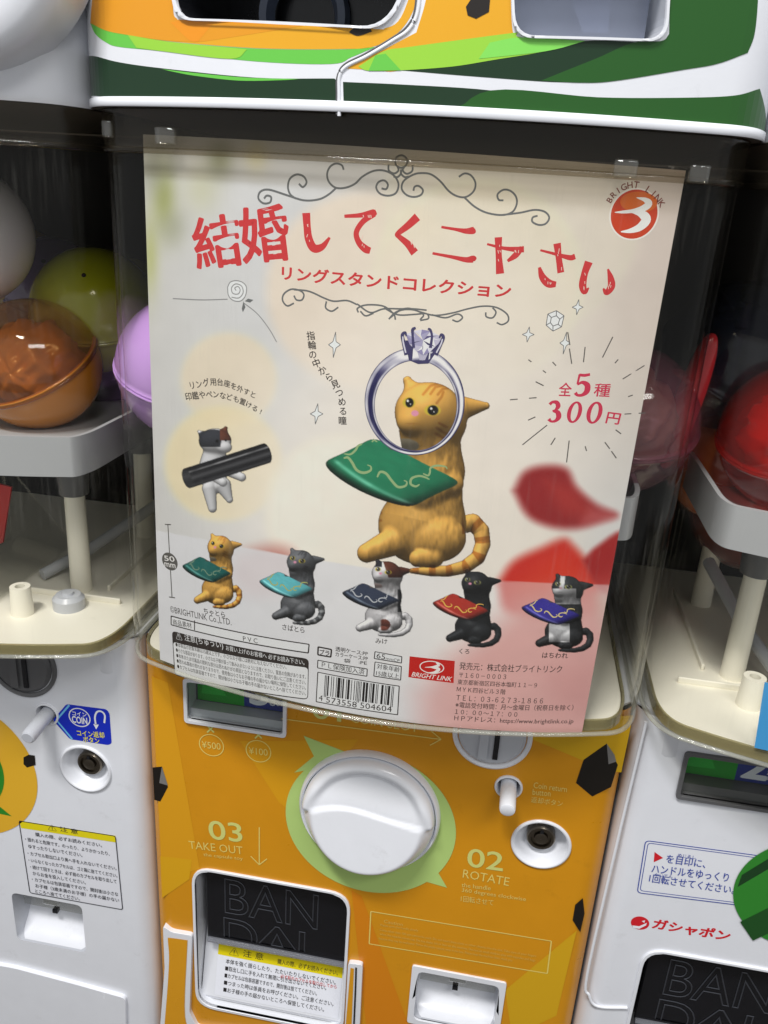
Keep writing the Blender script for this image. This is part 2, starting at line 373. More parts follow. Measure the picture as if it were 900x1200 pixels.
def picture(name, rgba, to_px, surf, parent, off=None):
    """a printed photograph: flat vertex-coloured patch; rgba[h,w,4] sampled on the unit grid, to_px(u,v)->px"""
    fresh(parent); h, w = rgba.shape[:2]; vv, uu = np.meshgrid(np.linspace(0, 1, h), np.linspace(0, 1, w), indexing='ij')
    px, py = to_px(uu.ravel(), vv.ravel()); P = surf.pos(surf.at(px, py), off or nl(.00001))
    i = np.arange(h*w).reshape(h, w); q = np.stack([i[:-1, :-1], i[1:, :-1], i[1:, 1:], i[:-1, 1:]], -1).reshape(-1, 4)
    a = rgba[..., 3].ravel(); q = q[a[q].max(1) > .003]
    used = np.unique(q); rm = -np.ones(h*w, int); rm[used] = np.arange(len(used)); q = rm[q]
    o = mobj(name, P[used], q, PICTURE, parent)
    at = o.data.attributes.new('ink', 'FLOAT_COLOR', 'POINT'); c = rgba.reshape(-1, 4)[used].copy(); c[:, :3] = lin(c[:, :3]); at.data.foreach_set('color', c.astype(np.float32).ravel())
    return o
def vnoise(x, y, seed=0):
    xi, yi = np.floor(x).astype(int), np.floor(y).astype(int); xf, yf = x-xi, y-yi
    def hsh(a, b): n = (a*374761393+b*668265263+seed*974711) & 0x7fffffff; n = ((n ^ (n >> 13))*1274126177) & 0x7fffffff; return (n & 65535)/65535.
    u, v = xf*xf*(3-2*xf), yf*yf*(3-2*yf)
    return (hsh(xi, yi)*(1-u)+hsh(xi+1, yi)*u)*(1-v)+(hsh(xi, yi+1)*(1-u)+hsh(xi+1, yi+1)*u)*v
def sstep(a, b, x): t = np.clip((x-a)/(b-a), 0, 1); return t*t*(3-2*t)
# ---------------------------------------------------------------- the setting
wall_m = mat('shop_back_wall', (40, 36, 32), .8, .2, var=.2, bscale=20)
w = mobj('back_wall', *box_geo((-1.2, .30, -.42), (1.2, .34, .75)), wall_m); w['kind'] = 'structure'
w = mobj('floor', *box_geo((-1.2, -.6, -.46), (1.2, .34, -.42)), mat('shelf_board', (70, 66, 62), .5, .3, var=.15, bscale=40)); w['kind'] = 'structure'

# ---------------------------------------------------------------- machine body, case and fittings
ZC0, ZC1 = -.1102, .1075         # clear case, bottom and top
ZB = -.42                        # underside of the body
PT = -.1145                      # top edge of the front panel
def profile(off, y0=-.0036, xf=.1030, xs=.1176, yc=.046, yb=.2):
    """plan outline of the clear case: bowed front, rounded corners, straight sides; offset inwards by off"""
    xs_ = np.linspace(-xf, xf, 41); front = [(x, y0+K/2*(x+MX)**2) for x in xs_]
    def corner(sg):
        yf = y0+K/2*(sg*xf+MX)**2; cy = yf+(xs-xf)*K*(xf+sg*MX)*1.1
        cor = [((1-t)**2*xf+2*t*(1-t)*xs+t*t*xs, (1-t)**2*yf+2*t*(1-t)*cy+t*t*yc) for t in np.linspace(0, 1, 15)[1:]]
        return [(sg*x, y) for x, y in cor+[(xs, y) for y in np.linspace(yc, yb, 8)[1:]]]
    right = corner(1); left = list(reversed(corner(-1)))
    p = np.array(left+front+right); t = np.gradient(p, axis=0); t /= np.linalg.norm(t, axis=1)[:, None]
    return p+np.stack([-t[:, 1], t[:, 0]], -1)*off
def shell_geo(rings, cx):
    """loft through (profile, z) rings"""
    V, Fc = [], []; n = len(rings[0][0])
    for p, z in rings: V += [(x+cx, y, z) for x, y in p]
    for j in range(len(rings)-1):
        for i in range(n-1): Fc.append((j*n+i, j*n+i+1, (j+1)*n+i+1, (j+1)*n+i))
    return V, Fc
def slab_geo(p, z0, z1, cx):
    n = len(p); V = [(x+cx, y, z0) for x, y in p]+[(x+cx, y, z1) for x, y in p]
    Fc = [tuple(range(n)), tuple(range(2*n-1, n-1, -1))]+[(i, (i+1) % n, n+(i+1) % n, n+i) for i in range(n)]
    return V, Fc
def knob_geo(c, R):
    """turning handle: dished round knob with a thick half-moon grip; height field over a disc"""
    nr, na = 40, 120; V, Fc = [], []
    for j in range(nr+1):
        r = j/nr
        for i in range(na):
            a = 2*math.pi*i/na; x, z = r*math.cos(a), r*math.sin(a)
            ridge = .17*max(0., 1-x*x*1.25)**.8+.05*math.sin(-3.6*x)
            def ss(e0, e1, v): t = min(1, max(0, (v-e0)/(e1-e0))); return t*t*(3-2*t)
            grip = ss(ridge+.035, ridge, z)
            tip = ss(.90, .80, math.hypot(x, z*1.02))
            plate = (.0106+.0044*max(0., ridge-z))*(1-.60*ss(.78, 1.02, r))
            rim = .0080-.0020*ss(.90, 1., r)
            scoop = .0088-.0036*ss(ridge, ridge+.55, z)+(rim-.0052)*ss(.74, .88, r)*ss(ridge, ridge+.4, z)
            h = grip*plate+(1-grip)*scoop
            if r > .84: h = max(h, rim*ss(.85, .90, r)*ss(ridge-.30, ridge+.10, z))
            h = h*(1-.35*ss(.965, 1., r))
            V.append((c[0]+R*x, c[1]-h, c[2]+R*z))
    for j in range(nr):
        for i in range(na):
            if j == 0: Fc.append((i, na+i, na+(i+1) % na)) if False else Fc.append((j*na+i, (j+1)*na+i, (j+1)*na+(i+1) % na, j*na+(i+1) % na))
            else: Fc.append((j*na+i, (j+1)*na+i, (j+1)*na+(i+1) % na, j*na+(i+1) % na))
    b = len(V)
    for i in range(na): a = 2*math.pi*i/na; V.append((c[0]+R*.985*math.cos(a), c[1]+.004, c[2]+R*.985*math.sin(a)))
    for i in range(na): Fc.append((nr*na+i, b+i, b+(i+1) % na, nr*na+(i+1) % na))
    return V, Fc

# openings of the front panel, found on the middle machine and shared by the three
DISP = loop_px([(218, 797), (331, 822), (332, 858), (221, 843)], SB); DISP[0, 1] = DISP[1, 1] = max(DISP[0, 1], DISP[1, 1]); DISP[2, 1] = DISP[3, 1] = DISP[2:, 1].mean(); DISP[0, 0] = DISP[3, 0]; DISP[1, 0] = DISP[2, 0]
EXIT = loop_px([(231, 1024), (404, 1042), (404, 1200), (231, 1182)], SB)
ex0, ex1, ez1, ez0 = EXIT[[0, 3], 0].mean(), EXIT[[1, 2], 0].mean(), EXIT[:2, 1].mean(), EXIT[2:, 1].mean()-.001
CUP = loop_px([(489, 1138), (586, 1153), (575, 1225), (484, 1210)], SB)
cu0, cu1, cz1 = CUP[[0, 3], 0].mean(), CUP[[1, 2], 0].mean(), CUP[:2, 1].mean(); cz0 = cz1-.036
LOCK = SB.one((634, 989)); PIN = SB.one((596, 922)); SLOT = SB.one((577, 861)); KNOB = SB.one((433, 949))
KR = .0332
def R4(x0, x1, z0, z1): return np.array([(x0, z1), (x1, z1), (x1, z0), (x0, z0)])
EXF = .0560
def shift(l, dx): return np.asarray(l)+np.array([dx, 0])

def machine(cx, style, label):
    cm = cx; root = empty('capsule_machine', (cx, .1, ZB), label, 'capsule machine', 'capsule machines standing side by side')
    skin = ORANGE if style == 'orange' else WHITE; dm = cx-MX
    # front panel with its openings, rounded body corners
    xf = .1068
    plate = R4(cx-xf, cx+xf, ZB, PT)
    holes = [rround(shift(R4(ex0, ex1, ez0, ez1), dm), .011), rround(shift(R4(cu0, cu1, cz0, cz1), dm), .004), rround(shift(DISP, dm), .0016, 3), circ((LOCK[0]+dm, LOCK[1]), .0128), circ((PIN[0]+dm, PIN[1]), .0053)]
    sheet('front_panel', [plate]+holes, SB, 0., skin, root)
    HW = .1178; rc = HW-xf
    arc = [(HW-rc*(1-math.cos(a)), D+rc-rc*math.sin(a)) for a in np.linspace(0, math.pi/2, 14)]
    for sg in (1, -1):
        o = mobj('body_side', *shell_geo([([(sg*HW, y) for y in np.linspace(.25, D+rc, 6)], ZB), ([(sg*HW, y) for y in np.linspace(.25, D+rc, 6)], PT)], cx), WHITE, root); fixn(o)
        p = [(sg*x, y) for x, y in arc]; o = mobj('body_corner', *shell_geo([(p, ZB), (p, PT)], cx), skin, root, smooth=3.2); fixn(o)
    mobj('back_panel', *box_geo((cx-.116, .195, -.12), (cx+.116, .199, .118)), VOID, root)
    mobj('body_top', *slab_geo([(-HW, .25), (-HW, D+rc), (-xf, D+.0002), (xf, D+.0002), (HW, D+rc), (HW, .25)], PT-.001, PT, cx), WHITE, root)
    # collar under the case corners
    for s in (() if style == 'orange' else (-1, 1)):
        v = lathe_geo([(.001, -.136), (.0115, -.136), (.0125, -.1335), (.0125, -.1135), (.001, -.1135)], (cx+s*.1015, D+.012, 0), (0, 0, 1), 28)
        o = mobj('case_bracket', *v, WHITE, root, smooth=.7); fixn(o)
    # the clear case
    rings = [(profile(.0), ZC0), (profile(.0), ZC1)]
    o1 = shell_geo(rings, cx); o2 = shell_geo([(profile(.0019), ZC1), (profile(.0019), ZC0)], cx)
    mobj('clear_case', *join([o1, o2]), CLEAR, root, smooth=.9)
    p = profile(.0009); pts = [(x+cx, y, ZC0) for x, y in p]
    mobj('case_edge', *tube_geo(pts, .0010, 10), EDGEC, root, smooth=1.2)
    rim = [(profile(-.0012), ZC1-.0016), (profile(-.0012), ZC1+.0115), (profile(.0028), ZC1+.0115), (profile(.0028), ZC1-.0016), (profile(-.0012), ZC1-.0016)]
    mobj('case_rim', *shell_geo(rim, cx), RIMC, root, smooth=.7)
    pts = [(x+cx, y, ZC1-.0022) for x, y in profile(-.0008)]
    mobj('rim_bead', *tube_geo(pts, .0011, 8), RIMC, root, smooth=1.2)
    pts = profile(-.0014)
    # tray inside the case bottom
    mobj('tray_lip', *join([shell_geo([(profile(.0054), ZC0-.0018), (profile(.0066), ZC0-.0018), (profile(.0066), ZC0+.0034), (profile(.0054), ZC0+.0034), (profile(.0054), ZC0-.0018)], cx)]), TANC, root, smooth=.8)
    mobj('tray', *slab_geo(list(profile(.0069)), ZC0-.0024, ZC0+.0022, cx), CREAM, root)
    # the fittings inside: grey hopper deck on cream posts
    zd = -.012
    deck = profile(.0145, yb=.19)
    up = deck[(deck[:, 0] > -.108)]
    V, Fc = shell_geo([(deck, zd-.016), (deck, zd+.002), (profile(.0165, yb=.19), zd+.002), (profile(.0165, yb=.19), zd-.016), (deck, zd-.016)], cx)
    mobj('hopper_rim', V, Fc, GREY, root, smooth=.6)
    mobj('hopper_deck', *slab_geo(list(profile(.0165, yb=.19)), zd-.013, zd-.0105, cx), GREY, root)
    for x, y in ((-.072, .072), (.072, .072), (.072, .15), (-.072, .15)):
        lathe('deck_post', [(.0001, ZC0), (.0055, ZC0), (.0050, zd-.036), (.0001, zd-.036)], (cx+x, y, 0), CREAM, root, (0, 0, 1), 20)
        lathe('post_socket', [(.0001, zd-.042), (.0072, zd-.042), (.0080, zd-.028), (.0086, zd-.028), (.0092, zd-.012), (.0001, zd-.012)], (cx+x, y, 0), DGREY, root, (0, 0, 1), 24)
    for x, y in ((.058, .040), (-.070, .048)):
        lathe('screw_boss', [(.0001, ZC0), (.0056, ZC0), (.0048, ZC0+.017), (.0024, ZC0+.017), (.0024, ZC0+.012), (.0001, ZC0+.012)], (cx+x, y, 0), CREAM, root, (0, 0, 1), 24)
        lathe('screw', [(.0001, ZC0+.0138), (.0010, ZC0+.0136), (.0020, ZC0+.0132), (.0021, ZC0+.0122)], (cx+x, y, 0), STEEL, root, (0, 0, 1), 16)
    for x, y in ((.076, .052), (-.052, .058)):
        lathe('pivot_cap', [(.0001, ZC0), (.0078, ZC0), (.0078, ZC0+.0075), (.0060, ZC0+.0095), (.0030, ZC0+.0095), (.0026, ZC0+.0108), (.0001, ZC0+.0108)], (cx+x, y, 0), PALEGREY, root, (0, 0, 1), 24)
    mobj('link_arm', *tube_geo([(cx+.048, .075, ZC0+.006), (cx+.062, .10, ZC0+.012), (cx+.088, .14, ZC0+.03)], .0032, 8), GREY, root, smooth=1.)
    mobj('link_arm', *tube_geo([(cx-.052, .060, ZC0+.008), (cx-.066, .09, ZC0+.02), (cx-.078, .13, ZC0+.036)], .0032, 8), PALEGREY, root, smooth=1.)
    for xa, ya, xb, yb_ in ((-.098, .060, -.050, .060), (.050, .062, .098, .062), (-.085, .075, -.085, .16), (.086, .075, .086, .16)):
        o = mobj('tray_rib', *box_geo((cx+min(xa, xb)-.0008, ya-.0008, ZC0+.002), (cx+max(xa, xb)+.0008, yb_+.0008, ZC0+.0052)), CREAM, root); bevel(o, .0005)
    # clear chute cover standing on the tray
    mobj('chute_cover', *join([box_geo((cx+.0, .045, ZC0+.003), (cx+.0015, .12, ZC0+.05)), ([(cx+.002, .045, ZC0+.050), (cx+.002, .12, ZC0+.050), (cx+.040, .12, ZC0+.004), (cx+.040, .045, ZC0+.004), (cx+.003, .045, ZC0+.0515), (cx+.003, .12, ZC0+.0515), (cx+.0415, .12, ZC0+.004), (cx+.0415, .045, ZC0+.004)], [(0, 1, 2, 3), (7, 6, 5, 4), (0, 3, 7, 4), (1, 5, 6, 2)])]), TABC, root)
    # price display
    L = shift(DISP, dm); dx0, dx1, dz0, dz1 = L[0, 0], L[1, 0], L[2, 1], L[0, 1]
    V, Fc = walls(rround(L, .0016, 3), SB, 0, -.011); mobj('display_recess', V, Fc, PALEGREY if style == 'orange' else DGREY, root)
    fo = rround(R4(dx0-.0018, dx1+.0018, dz0-.0018, dz1+.0018), .0022, 4); o = raised('display_frame', [fo, rround(L, .0016, 3)], SB, -.001, .0016, WHITE if style == 'orange' else DGREY, root); bevel(o, .0004)
    S2 = Surf(D+.0105); card = sheet('price_card', [R4(dx0, dx1, dz0, dz1)], S2, 0., mat('card_dark', (40, 60, 62), .4), root)
    w_, h_ = dx1-dx0, dz1-dz0
    sheet('green_field', [R4(dx0+.02*w_, dx0+.52*w_, dz0+.22*h_, dz1)], S2, .0002, ink((24, 148, 40)), card)
    sheet('green_flash', [np.array([(dx0+.06*w_, dz0+.4*h_), (dx0+.10*w_, dz1-.06*h_), (dx0+.2*w_, dz1), (dx0+.33*w_, dz0+.42*h_)])], S2, .0003, ink((40, 178, 60)), card)
    sheet('blue_field', [R4(dx0+.52*w_, dx1, dz0+.22*h_, dz1)], S2, .0002, ink((26, 48, 136)), card)
    v, f = glyphs('3' if style == 'orange' else '2', .03); s_ = .62*h_/.72; mobj('digit', S2.pos(np.stack([v[:, 0]*s_*1.25+dx0+.56*w_, v[:, 1]*s_+dz0+.33*h_], -1), .0004+v[:, 2]*1e-3), orient(S2.pos(np.stack([v[:, 0], v[:, 1]], -1)), f), ink((225, 228, 235)), card)
    v, f = glyphs('まい', .02); s_ = .30*h_; mobj('lettering', S2.pos(np.stack([v[:, 0]*s_+dx0+.77*w_, v[:, 1]*s_+dz0+.36*h_], -1), .0004+v[:, 2]*1e-3), orient(S2.pos(np.stack([v[:, 0], v[:, 1]], -1)), f), ink((205, 210, 222)), card)
    mobj('display_ledge', *box_geo((dx0, D+.003, dz0), (dx1, D+.0104, dz0+.20*h_)), PALEGREY if style == 'orange' else DGREY, root)
    sheet('display_window', [R4(dx0, dx1, dz0, dz1)], SB, -.0018, clear('window_pane', (.9, .92, .9), .05, 1.45, .03), root)
    # coin slot disc
    c = (SLOT[0]+dm, D, SLOT[1]); gm = PALEGREY if style == 'orange' else DGREY
    lathe('coin_slot_ring', [(.0158, -.001), (.0164, .0008), (.0175, .0016), (.0185, .0010), (.0187, -.001)], c, WHITE if style == 'orange' else DGREY, root, n=56)
    o = lathe('coin_slot', [(.0001, .0022), (.0140, .0020), (.0157, .0006), (.0159, -.001)], c, gm, root, n=56)
    mobj('slit', *box_geo((c[0]+.0012, D-.0030, c[2]-.0115), (c[0]+.0036, D-.0018, c[2]+.0115)), BLACK, o)
    raised('slot_guide', [R4(c[0]-.0056, c[0]-.0014, c[2]-.0120, c[2]+.0120)], SB, .001, .0036, gm, o)
    # coin return pin
    c = (PIN[0]+dm, D, PIN[1]); pm = WHITE if style == 'orange' else PALEGREY; pl = 1. if style == 'orange' else 1.2
    lathe('pin_socket', [(.0051, -.006), (.0053, 0), (.0058, .0010), (.0066, .0007), (.0068, -.0004)], c, WHITE, root, n=36)
    lathe('socket_bottom', [(.0001, -.0058), (.0053, -.0058)], c, DGREY, root, n=24)
    lathe('return_pin', [(.0038, -.010), (.0038, .0140*pl), (.0035, .0150*pl), (.0028, .0154*pl), (.0001, .0154*pl)], c, pm, root, (0, -1, -.10), 32)
    # lock
    c = (LOCK[0]+dm, D, LOCK[1])
    o = lathe('lock_dish', [(.0146, -.0003), (.0144, .0009), (.0135, .0012), (.0127, .0004), (.0116, -.0042), (.0096, -.0078), (.0058, -.0088), (.0001, -.0088)], c, WHITE, root, n=56, sm=1.2)
    o = lathe('lock', [(.0070, -.0090), (.0070, -.0042), (.0063, -.0034), (.0050, -.0034), (.0048, -.0050), (.0034, -.0050), (.0032, -.0034), (.0019, -.0032), (.0001, -.0032)], c, STEEL, root, n=40)
    mobj('key_notch', *box_geo((c[0]-.0008, D+.0030, c[2]+.0034), (c[0]+.0008, D+.0050, c[2]+.0054)), BLACK, o)
    # handle
    c = (KNOB[0]+dm, D, KNOB[1])
    lathe('handle_ring', [(KR*1.005, 0), (KR*1.01, .0030), (KR*1.04, .0040), (KR*1.07, .0026), (KR*1.075, 0)], c, WHITE, root, n=72)
    o = mobj('handle', *knob_geo((c[0], D-.0006, c[2]), KR), WHITE, root, smooth=3.2); fixn(o)
    # coin return cup
    x0, x1 = cu0+dm, cu1+dm; L = rround(R4(x0, x1, cz0, cz1), .004)
    V, Fc = walls(L, SB, 0, -.022); o = mobj('return_cup', *join([(V, Fc), sheet_geo([L], SB, -.022)]), PALEGREY, root); fixn(o)
    if style == 'orange':
      fr = R4(x0-.0034, x1+.0034, cz0-.0034, cz1+.0034); o = raised('cup_frame', [rround(fr, .0016, 3), L], SB, -.0005, .0010, WHITE, root); bevel(o, .0004)
    n_ = 14; V = []; 
    for i in range(n_):
        t = i/(n_-1); V += [(x0, D+.021-.0195*t, cz0+.020*(1-t)**2), (x1, D+.021-.0195*t, cz0+.020*(1-t)**2)]
    mobj('cup_ramp', V, [(2*i, 2*i+1, 2*i+3, 2*i+2) for i in range(n_-1)], WHITE, root, smooth=3.2)
    w_ = x1-x0; mobj('cup_flap', *box_geo((x0+.001, D+.009, cz1-.0170), (x1-.001, D+.0105, cz1-.001)), TABC, root)
    box('flap_latch_or_shadow', (x0+.38*w_, D+.0035, cz1-.0085), (x0+.60*w_, D+.0092, cz1-.0008), TABC, root, .0008)
    mobj('flap_notch', *box_geo((x0+.44*w_, D+.0082, cz1-.0195), (x0+.51*w_, D+.0112, cz1-.0170)), BLACK, root)
    # capsule exit: white lined box, smoked flap, warning label on the ramp
    x0, x1 = ex0+dm, ex1+dm; L = rround(R4(x0, x1, ez0, ez1), .011)
    V, Fc = walls(L, SB, .0005, -.060); o = mobj('exit_chute', *join([(V, Fc), sheet_geo([L], SB, -.060)]), WHITE if style == 'orange' else DGREY, root); fixn(o); o.data.polygons.foreach_set('use_smooth', [True]*len(o.data.polygons)); o.data.set_sharp_from_angle(angle=.7)
    fr = R4(x0-.0016, x1+.0016, ez0-.0016, ez1+.0016); o = raised('exit_frame', [rround(fr, .0122), L], SB, -.001, .0012, WHITE, root); bevel(o, .0004)
    zf = ez1-EXF; yb, yt = D+.016, D+.006
    SF = Surf(D+.010)
    V = []; m_ = 10
    o = mobj('exit_flap', *box_geo((x0+.0035, yt, zf), (x1-.0008, yt+.002, ez1-.0006)), clear('smoked_flap', (.16, .16, .18), .08, 1.5, .28, (44, 45, 52)), root); bevel(o, .0008)
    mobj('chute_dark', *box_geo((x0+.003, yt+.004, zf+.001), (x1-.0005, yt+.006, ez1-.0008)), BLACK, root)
    w_ = x1-x0; SF = Surf(yt-.0001)
    for s, zz, xa, xb in (('BAN', ez1-.0345, .17, .80), ('DAI', ez1-.0625, .16, .72)):
        v, f = glyphs(s, 0., .012); sx = (xb-xa)*w_/np.ptp(v[:, 0]); sz = .0250/np.ptp(v[:, 1])
        P = np.stack([x0+xa*w_+(v[:, 0]-v[:, 0].min())*sx, yt-.0002-v[:, 2]*sx*.6, zz+(v[:, 1]-v[:, 1].min())*sz], -1)
        if s == 'DAI': P[:, 2] = np.maximum(P[:, 2], zf+.004)
        mobj('embossed_lettering', P, f, mat('emboss', (52, 54, 60), .25, .6), root)
    mobj('flap_edge', *tube_geo([(x0+.004, yt, zf), (x1-.001, yt, zf)], .0018, 8), clear('flap_edge', (.7, .7, .72), .1, 1.5, .4, (150, 152, 160)), root)
    # ramp
    A = np.array([(x0+.0006, D+.015, zf+.004), (x1-.0006, D+.015, zf+.004), (x1-.0006, D+.003, ez0+.004), (x0+.0006, D+.003, ez0+.004)])
    mobj('exit_ramp', np.concatenate([A, A+np.array([0, .001, -.003])]), [(0, 3, 2, 1), (4, 5, 6, 7), (0, 1, 5, 4), (2, 3, 7, 6)], WHITE if style == 'orange' else DGREY, root)
    return root
# ---------------------------------------------------------------- the three machines
mid = machine(MX, 'orange', 'orange capsule machine with the cat poster in its clear case')
left = machine(MX-PITCHX, 'white', 'white capsule machine with blue arrow sticker beside its grey pin')
right = machine(MX+PITCHX, 'white', 'white capsule machine with red lettering above its black capsule exit')

# printing on the orange panel
O = .00012
def inkm(rgb): return mat('vinyl_%d_%d_%d' % tuple(rgb), rgb, .33, .4)
polys('yellow_facet', [[(178, 792), (197, 800), (234, 1018), (190, 1030)]], SB, inkm((216, 154, 28)), mid, O)
polys('yellow_facet', [[(188, 1003), (225, 1007), (222, 1030), (190, 1052)]], SB, inkm((216, 162, 26)), mid, O*1.6)
polys('yellow_facet', [[(281, 868), (336, 868), (420, 866), (352, 960), (327, 940)]], SB, inkm((212, 152, 24)), mid, O)
polys('yellow_facet', [[(585, 850), (742, 838), (728, 905), (712, 903)]], SB, inkm((206, 162, 26)), mid, O)
polys('yellow_facet', [[(676, 1090), (652, 1190), (600, 1215), (592, 1160)]], SB, inkm((208, 162, 28)), mid, O)
polys('orange_facet', [[(412, 1043), (424, 1050), (482, 1210), (430, 1210)]], SB, inkm((210, 128, 20)), mid, O)
KC = SB.one((433, 966)); BUB = inkm((178, 206, 122))
rb = .0435
b1 = circ(KC, rb, rb*1.0, 90)
o = sheet('green_bubble', [b1], SB, O*2, BUB, mid)
polys('bubble_tail', [[(356, 862), (368, 886), (345, 905), (400, 895), (424, 888)]], SB, BUB, mid, O*1.7)
polys('bubble_tail', [[(524, 1040), (511, 1018), (520, 1000), (480, 1014), (462, 1022)]], SB, BUB, mid, O*1.7)
LG = inkm((206, 208, 122)); LG2 = inkm((224, 202, 108))
text('step_number', [('03', (246, 983), (285, 987), 22, .01)], SB, LG, mid, O*2)
text('step_number', [('02', (547, 1015), (589, 1021), 22, .01)], SB, LG, mid, O*2)
text('step_number', [('01', (366, 841), (400, 846), 22, .01)], SB, LG, mid, O*2)
for it in (('TAKE OUT', (222, 994), (285, 1001), 9), ('ROTATE', (542, 1028), (596, 1038), 10), ('COIN SLOT', (411, 846), (490, 858), 11)): text('step_lettering', [it], SB, LG2, mid, O*2)
text('small_lettering', [('the capsule toy', (239, 1004), (285, 1009), 5), ('the handle', (541, 1039), (575, 1043), 5), ('360 degrees clockwise', (541, 1046), (616, 1057), 6), ('1回転させて', (540, 1056), (578, 1061), 7),
    ('Coin return', (625, 923), (664, 928), 7), ('button', (624, 931), (645, 933), 7), ('返却ボタン', (622, 940), (659, 945), 7)], SB, LG2, mid, O*2)
strokes('arrow', [[(304, 969), (304, 1012)], [(294, 1003), (304, 1013)], [(313, 1006), (304, 1013)]], SB, LG2, mid, 1.3, False, O*2)
strokes('arrow', [[(330, 842), (516, 866)], [(505, 856), (517, 866)], [(504, 873), (517, 866)]], SB, LG2, mid, 1.3, False, O*2)
strokes('cross_mark', [[(243, 850), (251, 858)], [(251, 850), (243, 858)]], SB, LG, mid, 1.8, False, O*2)
strokes('cross_mark', [[(299, 857), (307, 865)], [(307, 857), (299, 865)]], SB, LG, mid, 1.8, False, O*2)
for c_, s in (((248, 873), '¥500'), ((303, 880), '¥100')):
    c0 = SB.one(c_); sheet('coin_ring', [circ(c0, .0066), circ(c0, .0061)], SB, O*2, LG2, mid)
    text('coin_lettering', [(s, (c_[0]-11, c_[1]+3), (c_[0]+11, c_[1]+5.5), 8)], SB, LG2, mid, O*2)
outline_box('caution_box', [(434, 1067), (647, 1102), (642, 1141), (432, 1106)], 1.4, SB, LG2, mid, O*2)
cl = ['Caution', 'Please turn the handle slowly', 'Coins other than 100 yen cannot be used. Do not insert bent coins or other objects into the slot. Take care of your fingers', 'when the capsule comes out. Do not shake, hit or lean on the machine. Do not let small children play with capsules and bags', 'because they may be swallowed. Throw the empty capsule away in the box. Please keep the machine clean, thank you']
text('caution_lettering', [(cl[0], (450, 1081), (472, 1085), 4), (cl[1], (446, 1085.5), (490, 1092), 3.4), (cl[2], (445, 1091), (628, 1122), 3.4), (cl[3], (445, 1096), (627, 1127), 3.4), (cl[4], (444, 1101), (600, 1127), 3.4)], SB, inkm((220, 182, 84)), mid, O*2)
GEM = inkm((28, 24, 20)); GEM2 = inkm((120, 118, 116))
polys('black_gem', [[(711, 871), (724, 896), (716, 922), (694, 933), (675, 917), (684, 890)]], SB, GEM, mid, O*2); polys('gem_facet', [[(711, 871), (720, 884), (722, 892), (713, 895)]], SB, GEM2, mid, O*3)
polys('black_gem', [[(179, 899), (190, 898), (197, 922), (188, 939), (181, 937)]], SB, GEM, mid, O*2); polys('gem_facet', [[(190, 898), (197, 920), (187, 917)]], SB, GEM2, mid, O*3)
polys('black_gem', [[(683, 1052), (685, 1070), (680, 1092), (671, 1078), (674, 1060)]], SB, GEM, mid, O*2)
# lower flap of the orange machine: raised white edging and a bulging orange skin
def band(name, pts, r, m, parent, off=.0012):
    c = catmull(pts, 6); xz = SB.at(c[:, 0], c[:, 1]); P = SB.pos(xz, off); return mobj(name, *tube_geo(P, r, 10), m, parent, smooth=1.2)
lf = [(193, 1081), (203, 1088), (227, 1092), (224, 1182), (233, 1200), (404, 1218), (409, 1124), (426, 1126), (419, 1270), (186, 1245), (195, 1130)]
o_ = raised('lower_flap', [rround(loop_px(lf, SB), .002, 3)], SB, -.001, .0026, WHITE, mid); bevel(o_, .0009, 3)
polys('flap_skin', [soft([(199, 1094), (208, 1095), (222, 1097), (219, 1186), (232, 1206), (404, 1224), (412, 1129), (416, 1130), (410, 1270), (191, 1245), (200, 1132)])], SB, mat('flap_vinyl', (216, 152, 28), .28, .45, var=.05, bscale=400), o_, .00285)
band('flap_gap', [(418.5, 1129), (417.5, 1160), (413, 1260)], .0005, BLACK, mid, .0028)

# warning label on the exit ramp of the middle machine
x0, x1 = ex0, ex1; zf = ez1-EXF; w_ = x1-x0
class Plane3:
    """label plane lying on the exit ramp"""
    def __init__(s): s.a = np.array([x0, D+.015, zf+.004]); s.b = np.array([x0, D+.003, ez0+.004]); s.n = np.cross(s.b-s.a, np.array([1, 0, 0])); s.n /= np.linalg.norm(s.n); s.n *= -1 if s.n[1] > 0 else 1
    def pos(s, u, v, off): u = np.asarray(u); v = np.asarray(v); return s.a+np.outer(u, [w_, 0, 0])+np.outer(v, s.b-s.a)+np.outer(np.broadcast_to(off, np.shape(u)), s.n)
RP = Plane3(); rl = np.linalg.norm(RP.b-RP.a)
lab = mobj('warning_label', RP.pos([.10, .97, .97, .10], [.25, .25, .97, .97], .0002), [(0, 3, 2, 1)], ink((226, 228, 236)), mid)
mobj('yellow_band', RP.pos([.10, .97, .97, .10], [.27, .27, .43, .43], .0003), [(0, 3, 2, 1)], ink((224, 206, 16)), lab)
def ramp_text(s, u0, u1, v, h, rgb, bold=0.):
    vv, f = glyphs(s, bold); su = (u1-u0)/np.ptp(vv[:, 0]); sv = h/np.ptp(vv[:, 1])
    P = RP.pos(u0+(vv[:, 0]-vv[:, 0].min())*su, v-(vv[:, 1]-vv[:, 1].min())*sv, .0004+vv[:, 2]*1e-3); return P, orient(P, f, RP.n)
WARN = ['本体を強く揺らしたり、たたいたりしないでください。', '■取出し口に手を入れて無理に引き出さないでください。', '■カプセルは包装容器ですので、開封後は捨ててください。', '■つまった時は係員をお呼びください。ご注意ください。', '■お子様の手の届かないところへ保管してください。']
mobj('lettering', *join([ramp_text('⚠ 注 意', .18, .42, .405, .10, 0), ramp_text('購入の際、必ずお読みください。', .52, .94, .405, .07, 0, .006)]+[ramp_text(t, .16, .93-.06*(i % 3), .53+.095*i, .065, 0, .006) for i, t in enumerate(WARN)]), ink((40, 38, 40)), lab)
